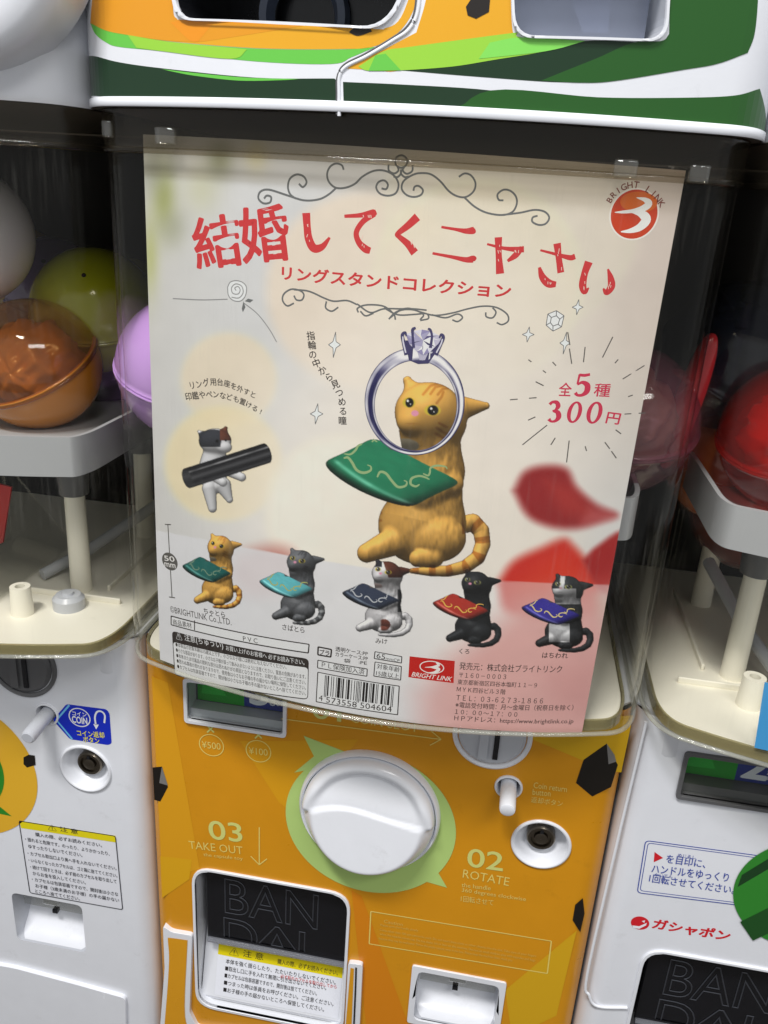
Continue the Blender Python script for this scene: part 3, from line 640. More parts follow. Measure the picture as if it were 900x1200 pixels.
mobj('red_lettering', *join([ramp_text('必ず前のカプセルを取り出してから', .55, .94, .58, .05, 0, .006)]), ink((196, 40, 36)), lab)

# left machine: stickers
BLUE = mat('sticker_blue', (22, 46, 190), .35, .4); WINK = ink((232, 234, 240)); YINK = ink((238, 226, 60)); DINK = ink((34, 34, 44))
bp_ = [(62, 843.5), (78, 825), (125, 831), (128.5, 836), (131, 871), (127, 873), (82, 866)]
st = sheet('arrow_sticker', [rround(loop_px(bp_, SB), .0012, 3)], SB, O, BLUE, left)
strokes('arrow_stripe', [[(81.5, 826), (66.5, 843.5), (85, 866)]], SB, ink((110, 190, 236)), st, 2.2, False, O*2)
c0 = SB.one((93.5, 840.5)); sheet('coin_ring', [circ(c0, .0060, .0057), circ(c0, .0054, .0051)], SB, O*2, WINK, st)
text('coin_lettering', [('コイン', (85, 838), (102, 840), 5, .02), ('COIN', (85, 846.5), (103, 849), 8, .03)], SB, WINK, st, O*2)
strokes('return_arrow', [[(122.5, 847), (123, 838), (119, 833.5), (114, 834), (111.5, 840), (112.5, 849)]], SB, WINK, st, 2., True, O*2); polys('arrow_head', [[(109.5, 848), (116, 849), (113, 854.5)]], SB, WINK, st, O*2)
text('yellow_lettering', [('コイン返却', (91, 862), (123, 865), 7, .012), ('ボタン', (98, 869), (117, 871.5), 6.5, .012)], SB, YINK, st, O*2)
c0 = SB.one((-46, 899)); rr_ = SB.one((43, 908))[0]-c0[0]
st = sheet('round_sticker', [circ(c0, rr_, rr_, 80)], SB, O*2, inkm((222, 172, 46)), left)
sheet('green_disc', [circ(c0+np.array([-.004, .0]), rr_*.66, rr_*.66, 60)], SB, O*3, inkm((44, 132, 40)), st)
polys('green_tail', [[(-2, 943), (14, 956), (-10, 951)]], SB, inkm((44, 132, 40)), st, O*3)
polys('black_gem', [[(28, 887), (34, 884), (41, 885), (42, 896), (32, 899), (28, 895)]], SB, GEM, st, O*3)
wl = [(22, 961), (136, 979), (144.5, 1066), (35, 1046)]
st = sheet('warning_label', [rround(loop_px(wl, SB), .0018, 4)], SB, O, ink((224, 225, 232)), left)
polys('yellow_band', [[(22.6, 961.2), (135.5, 979), (136.6, 987), (25, 970)]], SB, ink((224, 208, 24)), st, O*2)
outline_box('label_border', wl, .9, SB, DINK, st, O*3, .0018)
text('lettering', [('⚠ 注 意', (57, 972), (92, 978), 6.5)]+[(t, a, b, 4.6, .004) for t, a, b in (
    ('購入の際、必ずお読みください。', (42, 979.5), (120, 992.5)), ('・揺れると危険です。のったり、よりかかったり、', (30, 985), (129, 1002.5)), ('ゆすったりしないでください。', (34, 993.5), (97, 1004)),
    ('・カプセル取出口より奥へ手を入れないでください。', (33, 1001.5), (137, 1019.5)), ('・いらなくなったカプセルは、ゴミ箱に捨ててください。', (34, 1009.5), (138, 1028)), ('・続けて回すときは、必ず前のカプセルを取り出して', (36, 1017.5), (137, 1035)), ('からお金を投入してください。', (39, 1025), (101, 1036)),
    ('・カプセルは包装容器ですので、開封後は小さな', (38, 1032), (139, 1050)), ('お子様（3歳未満のお子様）の手の届かない', (42, 1039.5), (140, 1057)), ('ところへ捨ててください。', (42, 1046), (94, 1055)))], SB, DINK, st, O*3)
# right machine: labels
BINK = ink((52, 72, 160)); RINK = ink((206, 34, 44))
lb = [(756, 984), (905, 1004), (892, 1064), (746, 1046)]
st = sheet('instruction_label', [rround(loop_px(lb, SB), .0022, 4)], SB, O, ink((226, 228, 234)), right)
outline_box('label_border', lb, 1.2, SB, BINK, st, O*2, .0024); outline_box('label_border', [(759, 987), (902, 1006.5), (889.5, 1061), (749.5, 1043.5)], .9, SB, BINK, st, O*2, .0018)
polys('red_arrow', [[(767, 998), (777, 1005), (766, 1010)]], SB, RINK, st, O*2)
text('lettering', [('を目印に、', (780, 1010.5), (826, 1017), 10, .008), ('ハンドルをゆっくり', (763, 1022), (853, 1033), 10, .008), ('1回転させてください。', (760, 1033), (860, 1047.5), 10, .008), ('めじるし', (794, 1003), (815, 1006), 3.6), ('かいてん', (767, 1026), (788, 1028.5), 3.6)], SB, BINK, st, O*3)
c0 = SB.one((750, 1081.5))
lg = sheet('logo_mark', [circ(c0, .0044, .0042, 32)], SB, O, RINK, right)
polys('logo_cut', [[(741, 1084), (749, 1085), (758, 1081), (757, 1084), (749, 1088), (742, 1087)], [(752, 1079), (756, 1078), (755, 1081)]], SB, WINK, lg, O*2)
text('red_lettering', [('ガシャポン', (763, 1088), (853, 1103.5), 13, .035, .1)], SB, RINK, right, O)
c0 = SB.one((943, 1049)); rr_ = c0[0]-SB.one((858, 1044))[0]
st = sheet('round_sticker', [circ(c0, rr_, rr_, 80)], SB, O*5, inkm((48, 128, 44)), right)
polys('green_facet', [[(864, 1038), (869, 1024), (905, 1002), (905, 1014)]], SB, inkm((26, 62, 30)), st, O*6)
polys('green_facet', [[(867, 1079), (905, 1060), (905, 1090), (882, 1101)]], SB, inkm((30, 76, 32)), st, O*6)
# blue display card at the foot of the right case
SR = Surf(.0, K, PITCHX)
sheet('blue_card', [loop_px([(896, 800), (930, 806), (925, 886), (884, 877)], SR)], SR, -.0005, ink((70, 160, 226)), right)
# seams of the white bodies: lower door step
o_ = raised('lower_door', [rround(loop_px([(-120, 1106), (20, 1131), (92, 1150), (149, 1166), (151, 1300), (-120, 1260)], SB), .003, 4)], SB, -.001, .0024, WHITE, left); bevel(o_, .0016, 3)
band('door_seam', [(757, 845), (722, 990), (688, 1140), (690, 1165), (700, 1178), (735, 1180)], .0008, WHITE, right, .0005)
# ---------------------------------------------------------------- machines standing above
def upper(cx, style, label):
    root = empty('capsule_machine', (cx, .1, .1195), label, 'capsule machine', 'capsule machines in the row above')
    z0, z1 = .1192, .31
    pr = profile(-.0045); n = len(pr); fr = pr[7:n-7]; fr = fr[np.argsort(fr[:, 0])]; fr = fr[np.concatenate([[True], np.diff(fr[:, 0]) > 1e-6])]
    su = SurfT(fr[:, 0]+cx, fr[:, 1]); xa, xb = fr[0, 0]+cx, fr[-1, 0]+cx
    outl = R4(xa, xb, z0, z1); holes = []
    if style == 'deco':
        h1 = rround(loop_px([(206, 22), (452, 33), (492, -60), (210, -70)], su), .008)
        h2 = rround(loop_px([(604, 42), (778, 47), (784, -60), (600, -60)], su), .006)
        holes = [h1, h2]
    if style == 'plain':
        rings = [(profile(.0022), z0), (profile(.0016), z0+.004), (profile(-.0002), z0+.016), (profile(-.0026), z0+.028), (profile(-.0042), z0+.040), (profile(-.0045), z1)]
        mobj('front_panel', *shell_geo(rings, cx), WHITE, root, smooth=3.2)
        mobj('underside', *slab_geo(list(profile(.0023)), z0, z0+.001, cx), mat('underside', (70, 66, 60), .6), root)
        return root, su, holes, z0, z1
    o = sheet('front_panel', [outl]+holes, su, 0., WHITE, root); o.data.polygons.foreach_set('use_smooth', [True]*len(o.data.polygons))
    for x, y in (fr[0], fr[-1]): mobj('body_side', [(x+cx, y, z0), (x+cx, .25, z0), (x+cx, .25, z1), (x+cx, y, z1)], [(0, 1, 2, 3)], WHITE, root)
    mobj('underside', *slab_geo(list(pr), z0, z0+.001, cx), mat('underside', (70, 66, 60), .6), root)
    lipm = [(profile(-.0050), z0-.0002), (profile(-.0053), z0+.0002), (profile(-.0053), z0+.0026), (profile(-.0045), z0+.0030)]
    mobj('lower_lip', *shell_geo(lipm, cx), WHITE, root, smooth=1.2)
    return root, su, holes, z0, z1
um, US, holes, z0, z1 = upper(MX, 'deco', 'capsule machine with orange and green band, standing on the poster machine')
o = .00006
GD = inkm((28, 54, 34)); GM = inkm((38, 88, 34)); GL = inkm((104, 194, 76)); GY = inkm((150, 206, 66)); OY = inkm((224, 164, 40)); OR = inkm((230, 146, 36))
def deco(name, pts, m, off): return (lambda P: mobj(name, P[0], P[1], m, um))((lambda L: (L.__setitem__((slice(None), 1), np.maximum(L[:, 1], z0+.0029)), sheet_geo([L], US, off))[1])(loop_px(soft(pts), US)))
deco('dark_green_band', [(100, 66), (112, 66), (140, 73), (190, 80), (300, 91), (392, 92), (395, 95), (394, 129), (300, 121), (190, 114), (104, 113)], GD, o)
deco('light_green_wave', [(190, 81), (233, 86), (290, 91), (352, 92.5), (330, 94), (280, 94.5), (230, 89), (205, 84.5)], GL, o*2)
deco('dark_green_band', [(402, 96), (470, 99), (575, 106), (640, 120), (600, 150), (523, 146), (460, 139), (402, 135)], GD, o)
deco('green_band', [(575, 106), (700, 114), (800, 114.5), (860, 112), (890, 104), (892, 172), (855, 168), (800, 162), (700, 156), (600, 149), (523, 143)], GM, o*2)
deco('green_wave', [(106, 27), (112, 40), (125, 50), (140, 55), (190, 60), (300, 72), (388, 75), (412, 67), (440, 55), (400, 58), (300, 57), (200, 49), (150, 41)], GL, o)
deco('lime_wave', [(150, 41), (160, 56), (190, 60), (270, 69), (290, 58), (200, 49)], GY, o*2)
deco('orange_field', [(106, 27), (125, 36), (150, 41), (200, 48.5), (300, 56.5), (400, 57.5), (440, 54), (470, 35), (487, 5), (490, -30), (492, -40), (470, 20), (450, 33.5), (440, 34), (208, 23), (203, 10), (203, -60), (116, -60)], OY, o)
deco('orange_facet', [(200, 26), (215, 24), (250, 27), (232, 49), (222, 47)], OR, o*2)
deco('orange_facet', [(106, 27), (125, 36), (150, 41), (190, 47), (225, 49), (250, 47), (355, 30.5), (208, 23), (203, 10), (203, -60), (116, -60)], inkm((222, 150, 38)), o*1.5)
deco('black_gem', [(409, 38), (416, 33), (434, 33), (436, 37), (420, 42)], inkm((40, 36, 34)), o*3)
deco('orange_field', [(400, 80), (414, 76), (450, 58), (488, 38), (499, 0), (503, -40), (597, -60), (600, 30), (606, 41), (578, 42), (540, 55), (470, 82), (440, 82)], OY, o)
deco('lime_wave', [(420, 78), (450, 60), (480, 55), (560, 44), (606, 38), (612, 44), (686, 48), (640, 60), (580, 70), (530, 78), (470, 82.5), (432, 83)], GY, o*2)
deco('green_wave', [(432, 83), (440, 65), (452, 63), (470, 82.5)], GL, o*3)
deco('light_green_wave', [(561, 69), (574, 50), (612, 44), (686, 48), (640, 60)], inkm((130, 214, 92)), o*3)
deco('dark_green_field', [(470, 82.5), (530, 78), (580, 70), (640, 60), (686, 48), (760, 50), (720, 68), (690, 90), (660, 96.5), (560, 90)], GD, o)
deco('green_field', [(634, 94.5), (660, 84), (700, 68), (742, 50), (775, 48), (784, 40), (786, -60), (890, -60), (888, 0), (884, 40), (876, 62), (840, 75), (800, 82), (720, 95), (680, 97)], GM, o*2)
deco('black_gem', [(546, 8), (558, -10), (575, -8), (573, 14), (558, 22), (548, 18)], inkm((40, 36, 34)), o*3)
# exit door split line
def uband(name, pts, r, m, off=.0008): c = catmull(pts, 6); return mobj(name, *tube_geo(US.pos(US.at(c[:, 0], c[:, 1]), off), r, 10), m, um, smooth=1.2)
uband('door_edging', [(397.5, 136), (397.5, 110), (398, 90), (406, 78), (430, 66), (460, 48), (480, 34), (490, 12), (493, -30)], .0006, WHITE, .0000)
uband('door_gap', [(394.5, 134), (394.5, 110), (395, 91), (403, 76), (428, 63), (457, 46), (476, 32), (486, 12), (489, -30)], .0003, DGREY, .0000)
for h, dep, m_ in ((holes[0], .03, BLACK), (holes[1], .022, PALEGREY)):
    V, Fc = walls(h, US, .0, -dep); ob = mobj('opening', *join([(V, Fc), sheet_geo([h], US, -dep)]), m_, um); fixn(ob)
    c = h.mean(0); out_ = c+(h-c)*np.array([1.035, 1.06]); ob = raised('opening_frame', [out_, h], US, -.0004, .0011, WHITE, um); bevel(ob, .0004)
c = US.one((330, 16)); lathe('capsule_port', [(.0105, 0), (.0125, .004), (.0150, .004), (.0160, 0)], (c[0], US.pos(np.array([c]), -.028)[0, 1], c[1]+.004), mat('port', (90, 100, 120), .3), um)
c = holes[1].mean(0); fl = sheet('return_flap', [R4(holes[1][:, 0].min()+.002, holes[1][:, 0].max()-.002, holes[1][:, 1].min()+.001, holes[1][:, 1].max()-.001)], US, -.010, clear('flap_pane', (.8, .84, .92), .12, 1.5, .35, (190, 198, 220)), um)
polys('flap_latch_or_shadow', [[(683, 0), (694, 29), (726, 30), (730, -20), (680, -20)]], US, mat('shadow_grey', (150, 154, 168), .4), um, -.012)  # flat grey shape: a shadow painted behind the clear return flap, no latch
ul, *_ = upper(MX-PITCHX, 'plain', 'plain white capsule machine standing above the one with yellow capsules')
# bulging door on the plain machine
lathe('door_bulge', [(.0565, -.016), (.0555, -.004), (.0538, .0006), (.0505, .0032), (.0450, .0044), (.0001, .0052)], (-.166, .0005, .182), WHITE, ul, n=72, sm=3.2)
mobj('hinge_gap', *box_geo((MX-PITCHX+.1205, .022, .1480), (MX-PITCHX+.1225, .032, .1500)), BLACK, ul)
ur, *_ = upper(MX+PITCHX, 'plain', 'grey-white machine edge standing above the one with red capsule')
# clear tabs that hold the poster card
for px, py, w_ in ((201, 160, .0075), (731, 198, .0075), (816, 204, .0065), (134, 152, .004)):
    c = SP.one((px, py)); y = K/2*c[0]**2-.0040
    ob = box('card_tab', (c[0]-w_/2, y-.0024, c[1]-.0030), (c[0]+w_/2, y, c[1]+.0026), TABC, mid, .0007)

# ---------------------------------------------------------------- capsules
def hemi(c, r, ax, m, name, parent, scale=1.):
    prof = [(r*math.sin(a), r*math.cos(a)) for a in np.linspace(.0001, math.pi/2, 18)]+[(r*1.02, 0), (r*1.02, -.0012), (r*.97, -.0012)]
    o_ = lathe(name, prof, (0, 0, 0), m, None, (0, 0, 1), 40, 3.2); o_.parent = parent
    o_.rotation_mode = 'QUATERNION'; o_.rotation_quaternion = Vector(ax).to_track_quat('Z', 'Y'); return o_
def plastic(name, rgb): return mat(name, rgb, .16, .5, coat=.4)
def capsule(px, py, Y, ax, m1, m2, label, r=.0325, inner=None):
    d = _fw+RT*(px-450)/F-UP*(py-600)/F; t = (Y-CAM[1])/d[1]; p = CAM+d*t
    root = empty('capsule', tuple(p), label, 'capsule', 'toy capsules in the clear cases')
    a = Vector(ax).normalized(); hemi(p, r, a, m1, 'top_shell', root); hemi(p, r*.985, -a, m2, 'bottom_shell', root)
    if inner is None:
        for dz_, dx_ in ((.62, -.18),):
            dv = (Vector(CAM)-Vector(p)).normalized()+Vector((dx_, 0, dz_)); dv.normalize()
            o_ = lathe('vent_hole', [(.0001, r*1.004), (.0011, r*1.004), (.0012, r*.99)], (0, 0, 0), BLACK, None, tuple(dv), 14); o_.parent = root
    if inner:
        rng = random.Random(label); v, f = lathe_geo([(r*.80*math.sin(q)+.0001, r*.80*math.cos(q)) for q in np.linspace(0, math.pi, 36)], (0, 0, 0), n=56)
        ph = [rng.uniform(0, 6.3) for _ in range(6)]; A_ = np.array(v)/r   # crumpled film: folded creases in several directions
        cr = sum(w_*np.abs(np.sin(fq_*(A_@np.array([math.cos(a), math.sin(a)*math.cos(a*2), math.sin(a*2.)]))+a)) for a, fq_, w_ in zip(ph, (5, 7, 9, 12, 15, 19), (.09, .08, .06, .05, .04, .03)))
        v = np.array(v)*(1.08-cr)[:, None]
        o_ = mobj('toy_bag', v, f, inner, None, smooth=3.2); o_.parent = root
    return root
cl_ = lambda n, t, hz=.06, hc=(200, 200, 200): clear(n, t, .05, 1.5, hz, hc)
capsule(-44, 275, .085, (1, -.3, .2), plastic('capsule_white', (240, 236, 232)), plastic('capsule_white', (240, 236, 232)), 'plain white capsule resting against the clear case wall')
capsule(42, 428, .085, (-.3, -.5, 1), cl_('capsule_amber', (.86, .66, .42), .16, (180, 120, 60)), plastic('capsule_orange', (196, 122, 30)), 'clear topped capsule with an orange toy bag inside', inner=mat('bag_orange', (206, 136, 56), .18, .6))
capsule(112, 365, .125, (.1, -.4, 1), plastic('capsule_lime', (166, 168, 22)), plastic('capsule_lime', (166, 168, 22)), 'yellow-green capsule behind the clear topped orange one', .033)
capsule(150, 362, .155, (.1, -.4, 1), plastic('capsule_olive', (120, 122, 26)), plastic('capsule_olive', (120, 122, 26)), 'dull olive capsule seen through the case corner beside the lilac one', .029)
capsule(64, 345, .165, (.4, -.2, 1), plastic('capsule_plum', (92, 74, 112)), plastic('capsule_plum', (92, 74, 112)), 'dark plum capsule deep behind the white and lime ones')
capsule(222, 432, .062, (.2, -.3, 1), plastic('capsule_lilac', (200, 156, 226)), plastic('capsule_lilac', (200, 156, 226)), 'lilac capsule peeping out beside the poster')
capsule(728, 492, .070, (0, -.3, 1), cl_('capsule_pink', (.85, .62, .72), .25, (150, 90, 110)), cl_('capsule_pink', (.85, .62, .72), .25, (150, 90, 110)), 'clear pink capsule beside the starburst price, edge showing past the poster', inner=mat('bag_tan', (150, 130, 100), .35))
capsule(935, 514, .075, (-.2, -.3, 1), cl_('capsule_red', (.90, .32, .28), .30, (190, 40, 36)), cl_('capsule_red', (.90, .32, .28), .30, (190, 40, 36)), 'glossy red capsule at the hopper rim', inner=mat('bag_red', (206, 60, 44), .2, .6))
capsule(846, 545, .125, (.3, -.2, 1), plastic('capsule_rust', (170, 92, 44)), plastic('capsule_rust', (170, 92, 44)), 'rust orange capsule tucked behind the glossy red one', .028)
capsule(862, 420, .125, (.3, -.5, 1), cl_('capsule_navy', (.30, .34, .46), .45, (44, 50, 70)), cl_('capsule_navy', (.30, .34, .46), .45, (44, 50, 70)), 'smoky dark blue clear capsule above the red one', .036, inner=mat('bag_navy', (40, 46, 66), .25))
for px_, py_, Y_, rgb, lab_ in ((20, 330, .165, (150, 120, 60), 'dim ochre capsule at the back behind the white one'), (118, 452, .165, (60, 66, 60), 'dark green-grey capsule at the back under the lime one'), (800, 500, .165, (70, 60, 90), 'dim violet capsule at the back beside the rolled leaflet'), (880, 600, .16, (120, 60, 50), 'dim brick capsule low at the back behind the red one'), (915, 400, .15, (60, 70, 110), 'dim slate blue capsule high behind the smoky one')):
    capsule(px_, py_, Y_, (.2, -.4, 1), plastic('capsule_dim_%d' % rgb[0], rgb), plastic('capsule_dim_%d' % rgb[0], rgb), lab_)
SC = Surf(.075); L_ = loop_px([(-30, 560), (13, 571), (3, 636), (-30, 650)], SC)
ob = raised('card', [L_], SC, -.0012, 0., mat('card_red', (190, 34, 34), .35), None); tag(ob, 'small red card leaning behind the clear chute cover', 'card')
d = _fw+RT*(806-450)/F-UP*(472-600)/F; p = CAM+d*((.07-CAM[1])/d[1])  # added spindle: a red capsule as the rounded case corner squeezes its view
v, f = lathe_geo([(.0058*math.sin(q)**.8+.00005, .030*math.cos(q)) for q in np.linspace(0, math.pi, 24)], (0, 0, 0), (.16, 0, 1), 24)
ob = mobj('sliver', v, f, plastic('sliver_red', (200, 48, 56)), None, smooth=3.2); ob.location = tuple(p); tag(ob, 'narrow refracted red capsule leaflet standing between the two clear cases', 'sliver')
# ---------------------------------------------------------------- the poster
POX, PRL = -.0067, -.0123
PW, PH = .19, .2191
poster = empty('poster', (POX, 0, -PH/2), 'cat ring stand poster inside the clear case of the orange machine', 'poster')
# ---- printed background, colour laid out over the sheet
nx, nz = 300, 340
uu, vv = np.meshgrid(np.linspace(-PW/2, PW/2, nx), np.linspace(PH/2, -PH/2-.0004, nz))
c_, s_ = math.cos(PRL), math.sin(PRL); X = (c_*uu-s_*vv+POX).ravel(); Z = (s_*uu+c_*vv).ravel()
P = SP.pos(np.stack([X, Z], -1), 0.); px, py = proj(P)
col = np.zeros((len(px), 3))
def blend(rgb, a): global col; a = np.clip(a, 0, 1)[:, None]; col = col*(1-a)+np.array(rgb, float)*a
col[:] = (206, 206, 209)
blend((216, 208, 200), sstep(330, 640, px)*sstep(720, 380, py))
blend((208, 194, 186), sstep(600, 800, px)*sstep(620, 300, py)*.9)
blend((200, 198, 196), sstep(300, 160, px)*.7)
def disc(cx, cy, r, rgb, a, soft=14, ring=0.):
    d_ = np.hypot(px-cx, (py-cy)*1.02); blend(rgb, a*sstep(r+soft/2, r-soft/2, d_))
    if ring: blend((222, 226, 196), ring*np.exp(-((d_-r)/7)**2))
disc(430, 340, 118, (226, 211, 195), .85, 22); disc(600, 250, 145, (222, 213, 198), .6, 40, .14); disc(560, 330, 120, (226, 215, 192), .5, 24, .22)
disc(268, 445, 56, (224, 209, 186), .8, 12, .12); disc(262, 543, 69, (228, 212, 174), .85, 12, .15)
disc(405, 600, 92, (240, 236, 222), .9, 20, .25); disc(520, 660, 150, (226, 214, 198), .7, 90)
disc(480, 600, 210, (238, 230, 222), .7, 160); disc(540, 430, 150, (232, 223, 214), .6, 120)
for cx, cy, rx, ry, rgb, a in ((192, 232, 14, 40, (150, 156, 84), .75), (176, 300, 10, 46, (176, 180, 110), .7), (236, 222, 22, 30, (190, 190, 150), .5), (204, 268, 16, 24, (150, 152, 128), .5), (258, 186, 16, 22, (120, 122, 84), .6), (180, 195, 18, 30, (130, 132, 116), .6), (300, 182, 14, 20, (206, 196, 140), .5)):
    blend(rgb, a*np.exp(-(((px-cx)/rx)**2+((py-cy)/ry)**2)))
def blob(pts, rgb, soft, a=1.):
    pts = catmull(list(pts)+[pts[0]], 5); n = len(pts); inside = np.zeros(len(px), bool); dm = np.full(len(px), 1e9)
    for i in range(n-1):
        (x1, y1), (x2, y2) = pts[i], pts[i+1]
        cnd = ((y1 > py) != (y2 > py)) & (px < (x2-x1)*(py-y1)/((y2-y1) if abs(y2-y1) > 1e-9 else 1e-9)+x1); inside ^= cnd
        t = np.clip(((px-x1)*(x2-x1)+(py-y1)*(y2-y1))/((x2-x1)**2+(y2-y1)**2+1e-9), 0, 1); dm = np.minimum(dm, np.hypot(px-x1-t*(x2-x1), py-y1-t*(y2-y1)))
    sd = np.where(inside, -dm, dm); blend(rgb, a*sstep(soft, -soft, sd)); return sd
blob([(602, 575), (615, 553), (640, 546), (664, 550), (676, 572), (700, 592), (722, 603), (705, 611), (676, 619), (645, 617), (618, 604)], (146, 38, 40), 8)
blob([(690, 595), (722, 604), (704, 611), (682, 612)], (198, 108, 108), 9, .6); blob([(640, 565), (670, 572), (690, 600), (660, 600)], (176, 56, 50), 12, .6)
sd = blob([(583, 684), (602, 658), (635, 642), (660, 632), (672, 640), (690, 662), (704, 690), (690, 720), (600, 720)], (198, 46, 36), 9)
blob([(600, 690), (640, 655), (668, 650), (690, 690), (640, 720)], (214, 60, 36), 18, .7)
blob([(683, 657), (700, 640), (735, 625), (740, 700), (704, 694)], (160, 34, 34), 5)
# pale band under the small figures, printed over the photograph
bx = np.array([150, 180, 320, 475, 585, 720, 800]); by = np.array([614, 621, 648, 673, 681, 686, 688])
band_ = sstep(-.8, .8, py-np.interp(px, bx, by))
blend((206, 196, 198), sstep(150, 210, px)*0)
blob([(276, 650), (320, 640), (345, 652), (340, 690), (300, 700), (272, 680)], (186, 120, 112), 14, .9)
blob([(486, 815), (520, 775), (570, 740), (620, 700), (700, 690), (760, 690), (740, 880), (600, 890), (500, 860)], (208, 104, 92), 28, .9)
blob([(640, 790), (680, 770), (740, 770), (740, 840), (660, 830)], (190, 80, 72), 26, .6); blob([(700, 700), (740, 690), (740, 760), (715, 750)], (196, 172, 146), 14, .6)
full = col.copy(); blend((228, 228, 234), band_*.48); blend((214, 214, 220), band_*sstep(560, 400, px)*.75)
col = np.minimum(col*1.03, 246); col *= (1+(vnoise(px*.06, py*.06)-.5)*.015)[:, None]
i = np.arange(nx*nz).reshape(nz, nx); q = np.stack([i[:-1, :-1], i[1:, :-1], i[1:, 1:], i[:-1, 1:]], -1).reshape(-1, 4)
ob = mobj('printed_sheet', P, q, PAPER, poster, smooth=3.2)
at = ob.data.attributes.new('ink', 'FLOAT_COLOR', 'POINT'); at.data.foreach_set('color', np.concatenate([lin(col), np.ones((len(col), 1))], 1).astype(np.float32).ravel())

# ---- figurine photographs: a small ray-marched model gives each printed picture its shading
def cone_sd(p, a, b):
    A, B = np.array(a[:3]), np.array(b[:3]); pa = p-A; ba = B-A; h = np.clip((pa@ba)/(ba@ba), 0, 1); return np.linalg.norm(pa-h[:, None]*ba, axis=1)-(a[3]+(b[3]-a[3])*h)
def ell_sd(p, c, r):
    q = (p-np.array(c)); k0 = np.linalg.norm(q/np.array(r), axis=1); k1 = np.linalg.norm(q/np.array(r)**2, axis=1)+1e-9; return k0*(k0-1)/k1
def smin(a, b, k): h = np.clip(.5+.5*(b-a)/k, 0, 1); return b*(1-h)+a*h-k*h*(1-h)
TAIL = [(618, 850, -30, 36), (672, 838, -40, 34), (705, 872, -40, 32), (712, 925, -30, 30), (692, 980, 0, 28), (640, 1018, 40, 26), (570, 1035, 70, 22), (500, 1036, 90, 19), (425, 1034, 110, 10)]
def cat_sdf(p):
    d = ell_sd(p, (464, 850, 0), (174, 150, 150)); d = smin(d, cone_sd(p, (476, 840, 0, 158), (522, 640, -10, 108)), 40)
    d = smin(d, cone_sd(p, (496, 462, 10, 122), (514, 620, -10, 114)), 40)
    hd = ell_sd(p, (492, 392, 60), (136, 121, 118)); hd = smin(hd, ell_sd(p, (418, 432, 118), (50, 44, 48)), 34); hd = smin(hd, ell_sd(p, (562, 428, 40), (84, 96, 86)), 26)
    hd = smin(hd, cone_sd(p, (436, 318, 40, 40), (407, 264, 30, 17)), 26); hd = smin(hd, cone_sd(p, (636, 374, 10, 46), (724, 366, -10, 14)), 24)
    d = smin(d, hd, 22)
    d = smin(d, cone_sd(p, (350, 915, 80, 58), (242, 962, 110, 38)), 20); d = smin(d, ell_sd(p, (525, 900, 95), (118, 98, 88)), 10); d = smin(d, cone_sd(p, (510, 978, 130, 44), (448, 984, 150, 34)), 14)
    d = smin(d, cone_sd(p, (585, 680, 60, 48), (470, 745, 120, 46)), 18)
    for a, b in zip(TAIL, TAIL[1:]): d = np.minimum(d, cone_sd(p, a, b))
    return d
PEN = [((225, 590, 0), (52, 75, 50))]
def pen_sdf(p):
    d = ell_sd(p, (226, 590, 0), (50, 82, 48)); d = smin(d, cone_sd(p, (225, 560, 0, 46), (232, 500, 10, 40)), 20)
    hd = ell_sd(p, (232, 472, 30), (60, 46, 50)); hd = smin(hd, ell_sd(p, (268, 496, 62), (26, 20, 22)), 12); hd = smin(hd, cone_sd(p, (190, 455, 20, 18), (172, 437, 15, 5)), 10); hd = smin(hd, cone_sd(p, (262, 445, 20, 18), (272, 424, 20, 6)), 10)
    d = smin(d, hd, 12)
    d = smin(d, cone_sd(p, (210, 650, 30, 26), (222, 725, 40, 15)), 10); d = smin(d, cone_sd(p, (262, 640, 30, 30), (286, 692, 40, 12)), 10)
    d = np.minimum(d, cone_sd(p, (290, 590, 90, 16), (332, 608, 110, 15))); d = np.minimum(d, cone_sd(p, (235, 610, 90, 16), (262, 628, 110, 15)))
    return d
def march(sdf, box_, w, h, ss, eps=.6):
    x0, y0, x1, y1 = box_; W_, H_ = w*ss, h*ss
    gy, gx = np.meshgrid(np.linspace(y0, y1, H_), np.linspace(x0, x1, W_), indexing='ij'); o_ = np.stack([gx.ravel(), gy.ravel(), np.full(gx.size, 320.)], -1)
    hit = np.zeros(len(o_), bool); alive = np.arange(len(o_))
    for it in range(44):
        d_ = sdf(o_[alive]); h_ = d_ < eps; hit[alive[h_]] = True; o_[alive, 2] -= np.where(h_, 0, np.maximum(d_, .8))
        keep = ~h_ & (o_[alive, 2] > -260); alive = alive[keep]
        if not len(alive): break
    n = np.zeros_like(o_); idx = np.where(hit)[0]; p = o_[idx]; e = 1.5
    for k in range(3): dv = np.zeros(3); dv[k] = e; n[idx, k] = sdf(p+dv)-sdf(p-dv)
    n[idx] /= np.linalg.norm(n[idx], axis=1)[:, None]+1e-9
    return gx.ravel(), gy.ravel(), o_, n, hit, W_, H_
def down(a, W_, H_, ss): return a.reshape(H_//ss, ss, W_//ss, ss, -1).mean((1, 3))
CU0, CUS, CUT = np.array([345., 636.]), np.array([178., 92.]), np.array([106., -52.])
CUI = np.linalg.inv(np.stack([CUS, CUT], 1))
def tail_u(x, y):
    best = np.full(len(x), 1e9); u = np.zeros(len(x)); acc = 0.
    for a, b in zip(TAIL, TAIL[1:]):
        A = np.array(a[:2]); B = np.array(b[:2]); ba = B-A; L = np.hypot(*ba); t = np.clip(((x-A[0])*ba[0]+(y-A[1])*ba[1])/L**2, 0, 1); d_ = np.hypot(x-A[0]-t*ba[0], y-A[1]-t*ba[1]); m_ = d_ < best; best[m_] = d_[m_]; u[m_] = acc+t[m_]*L; acc += L
    return u, best
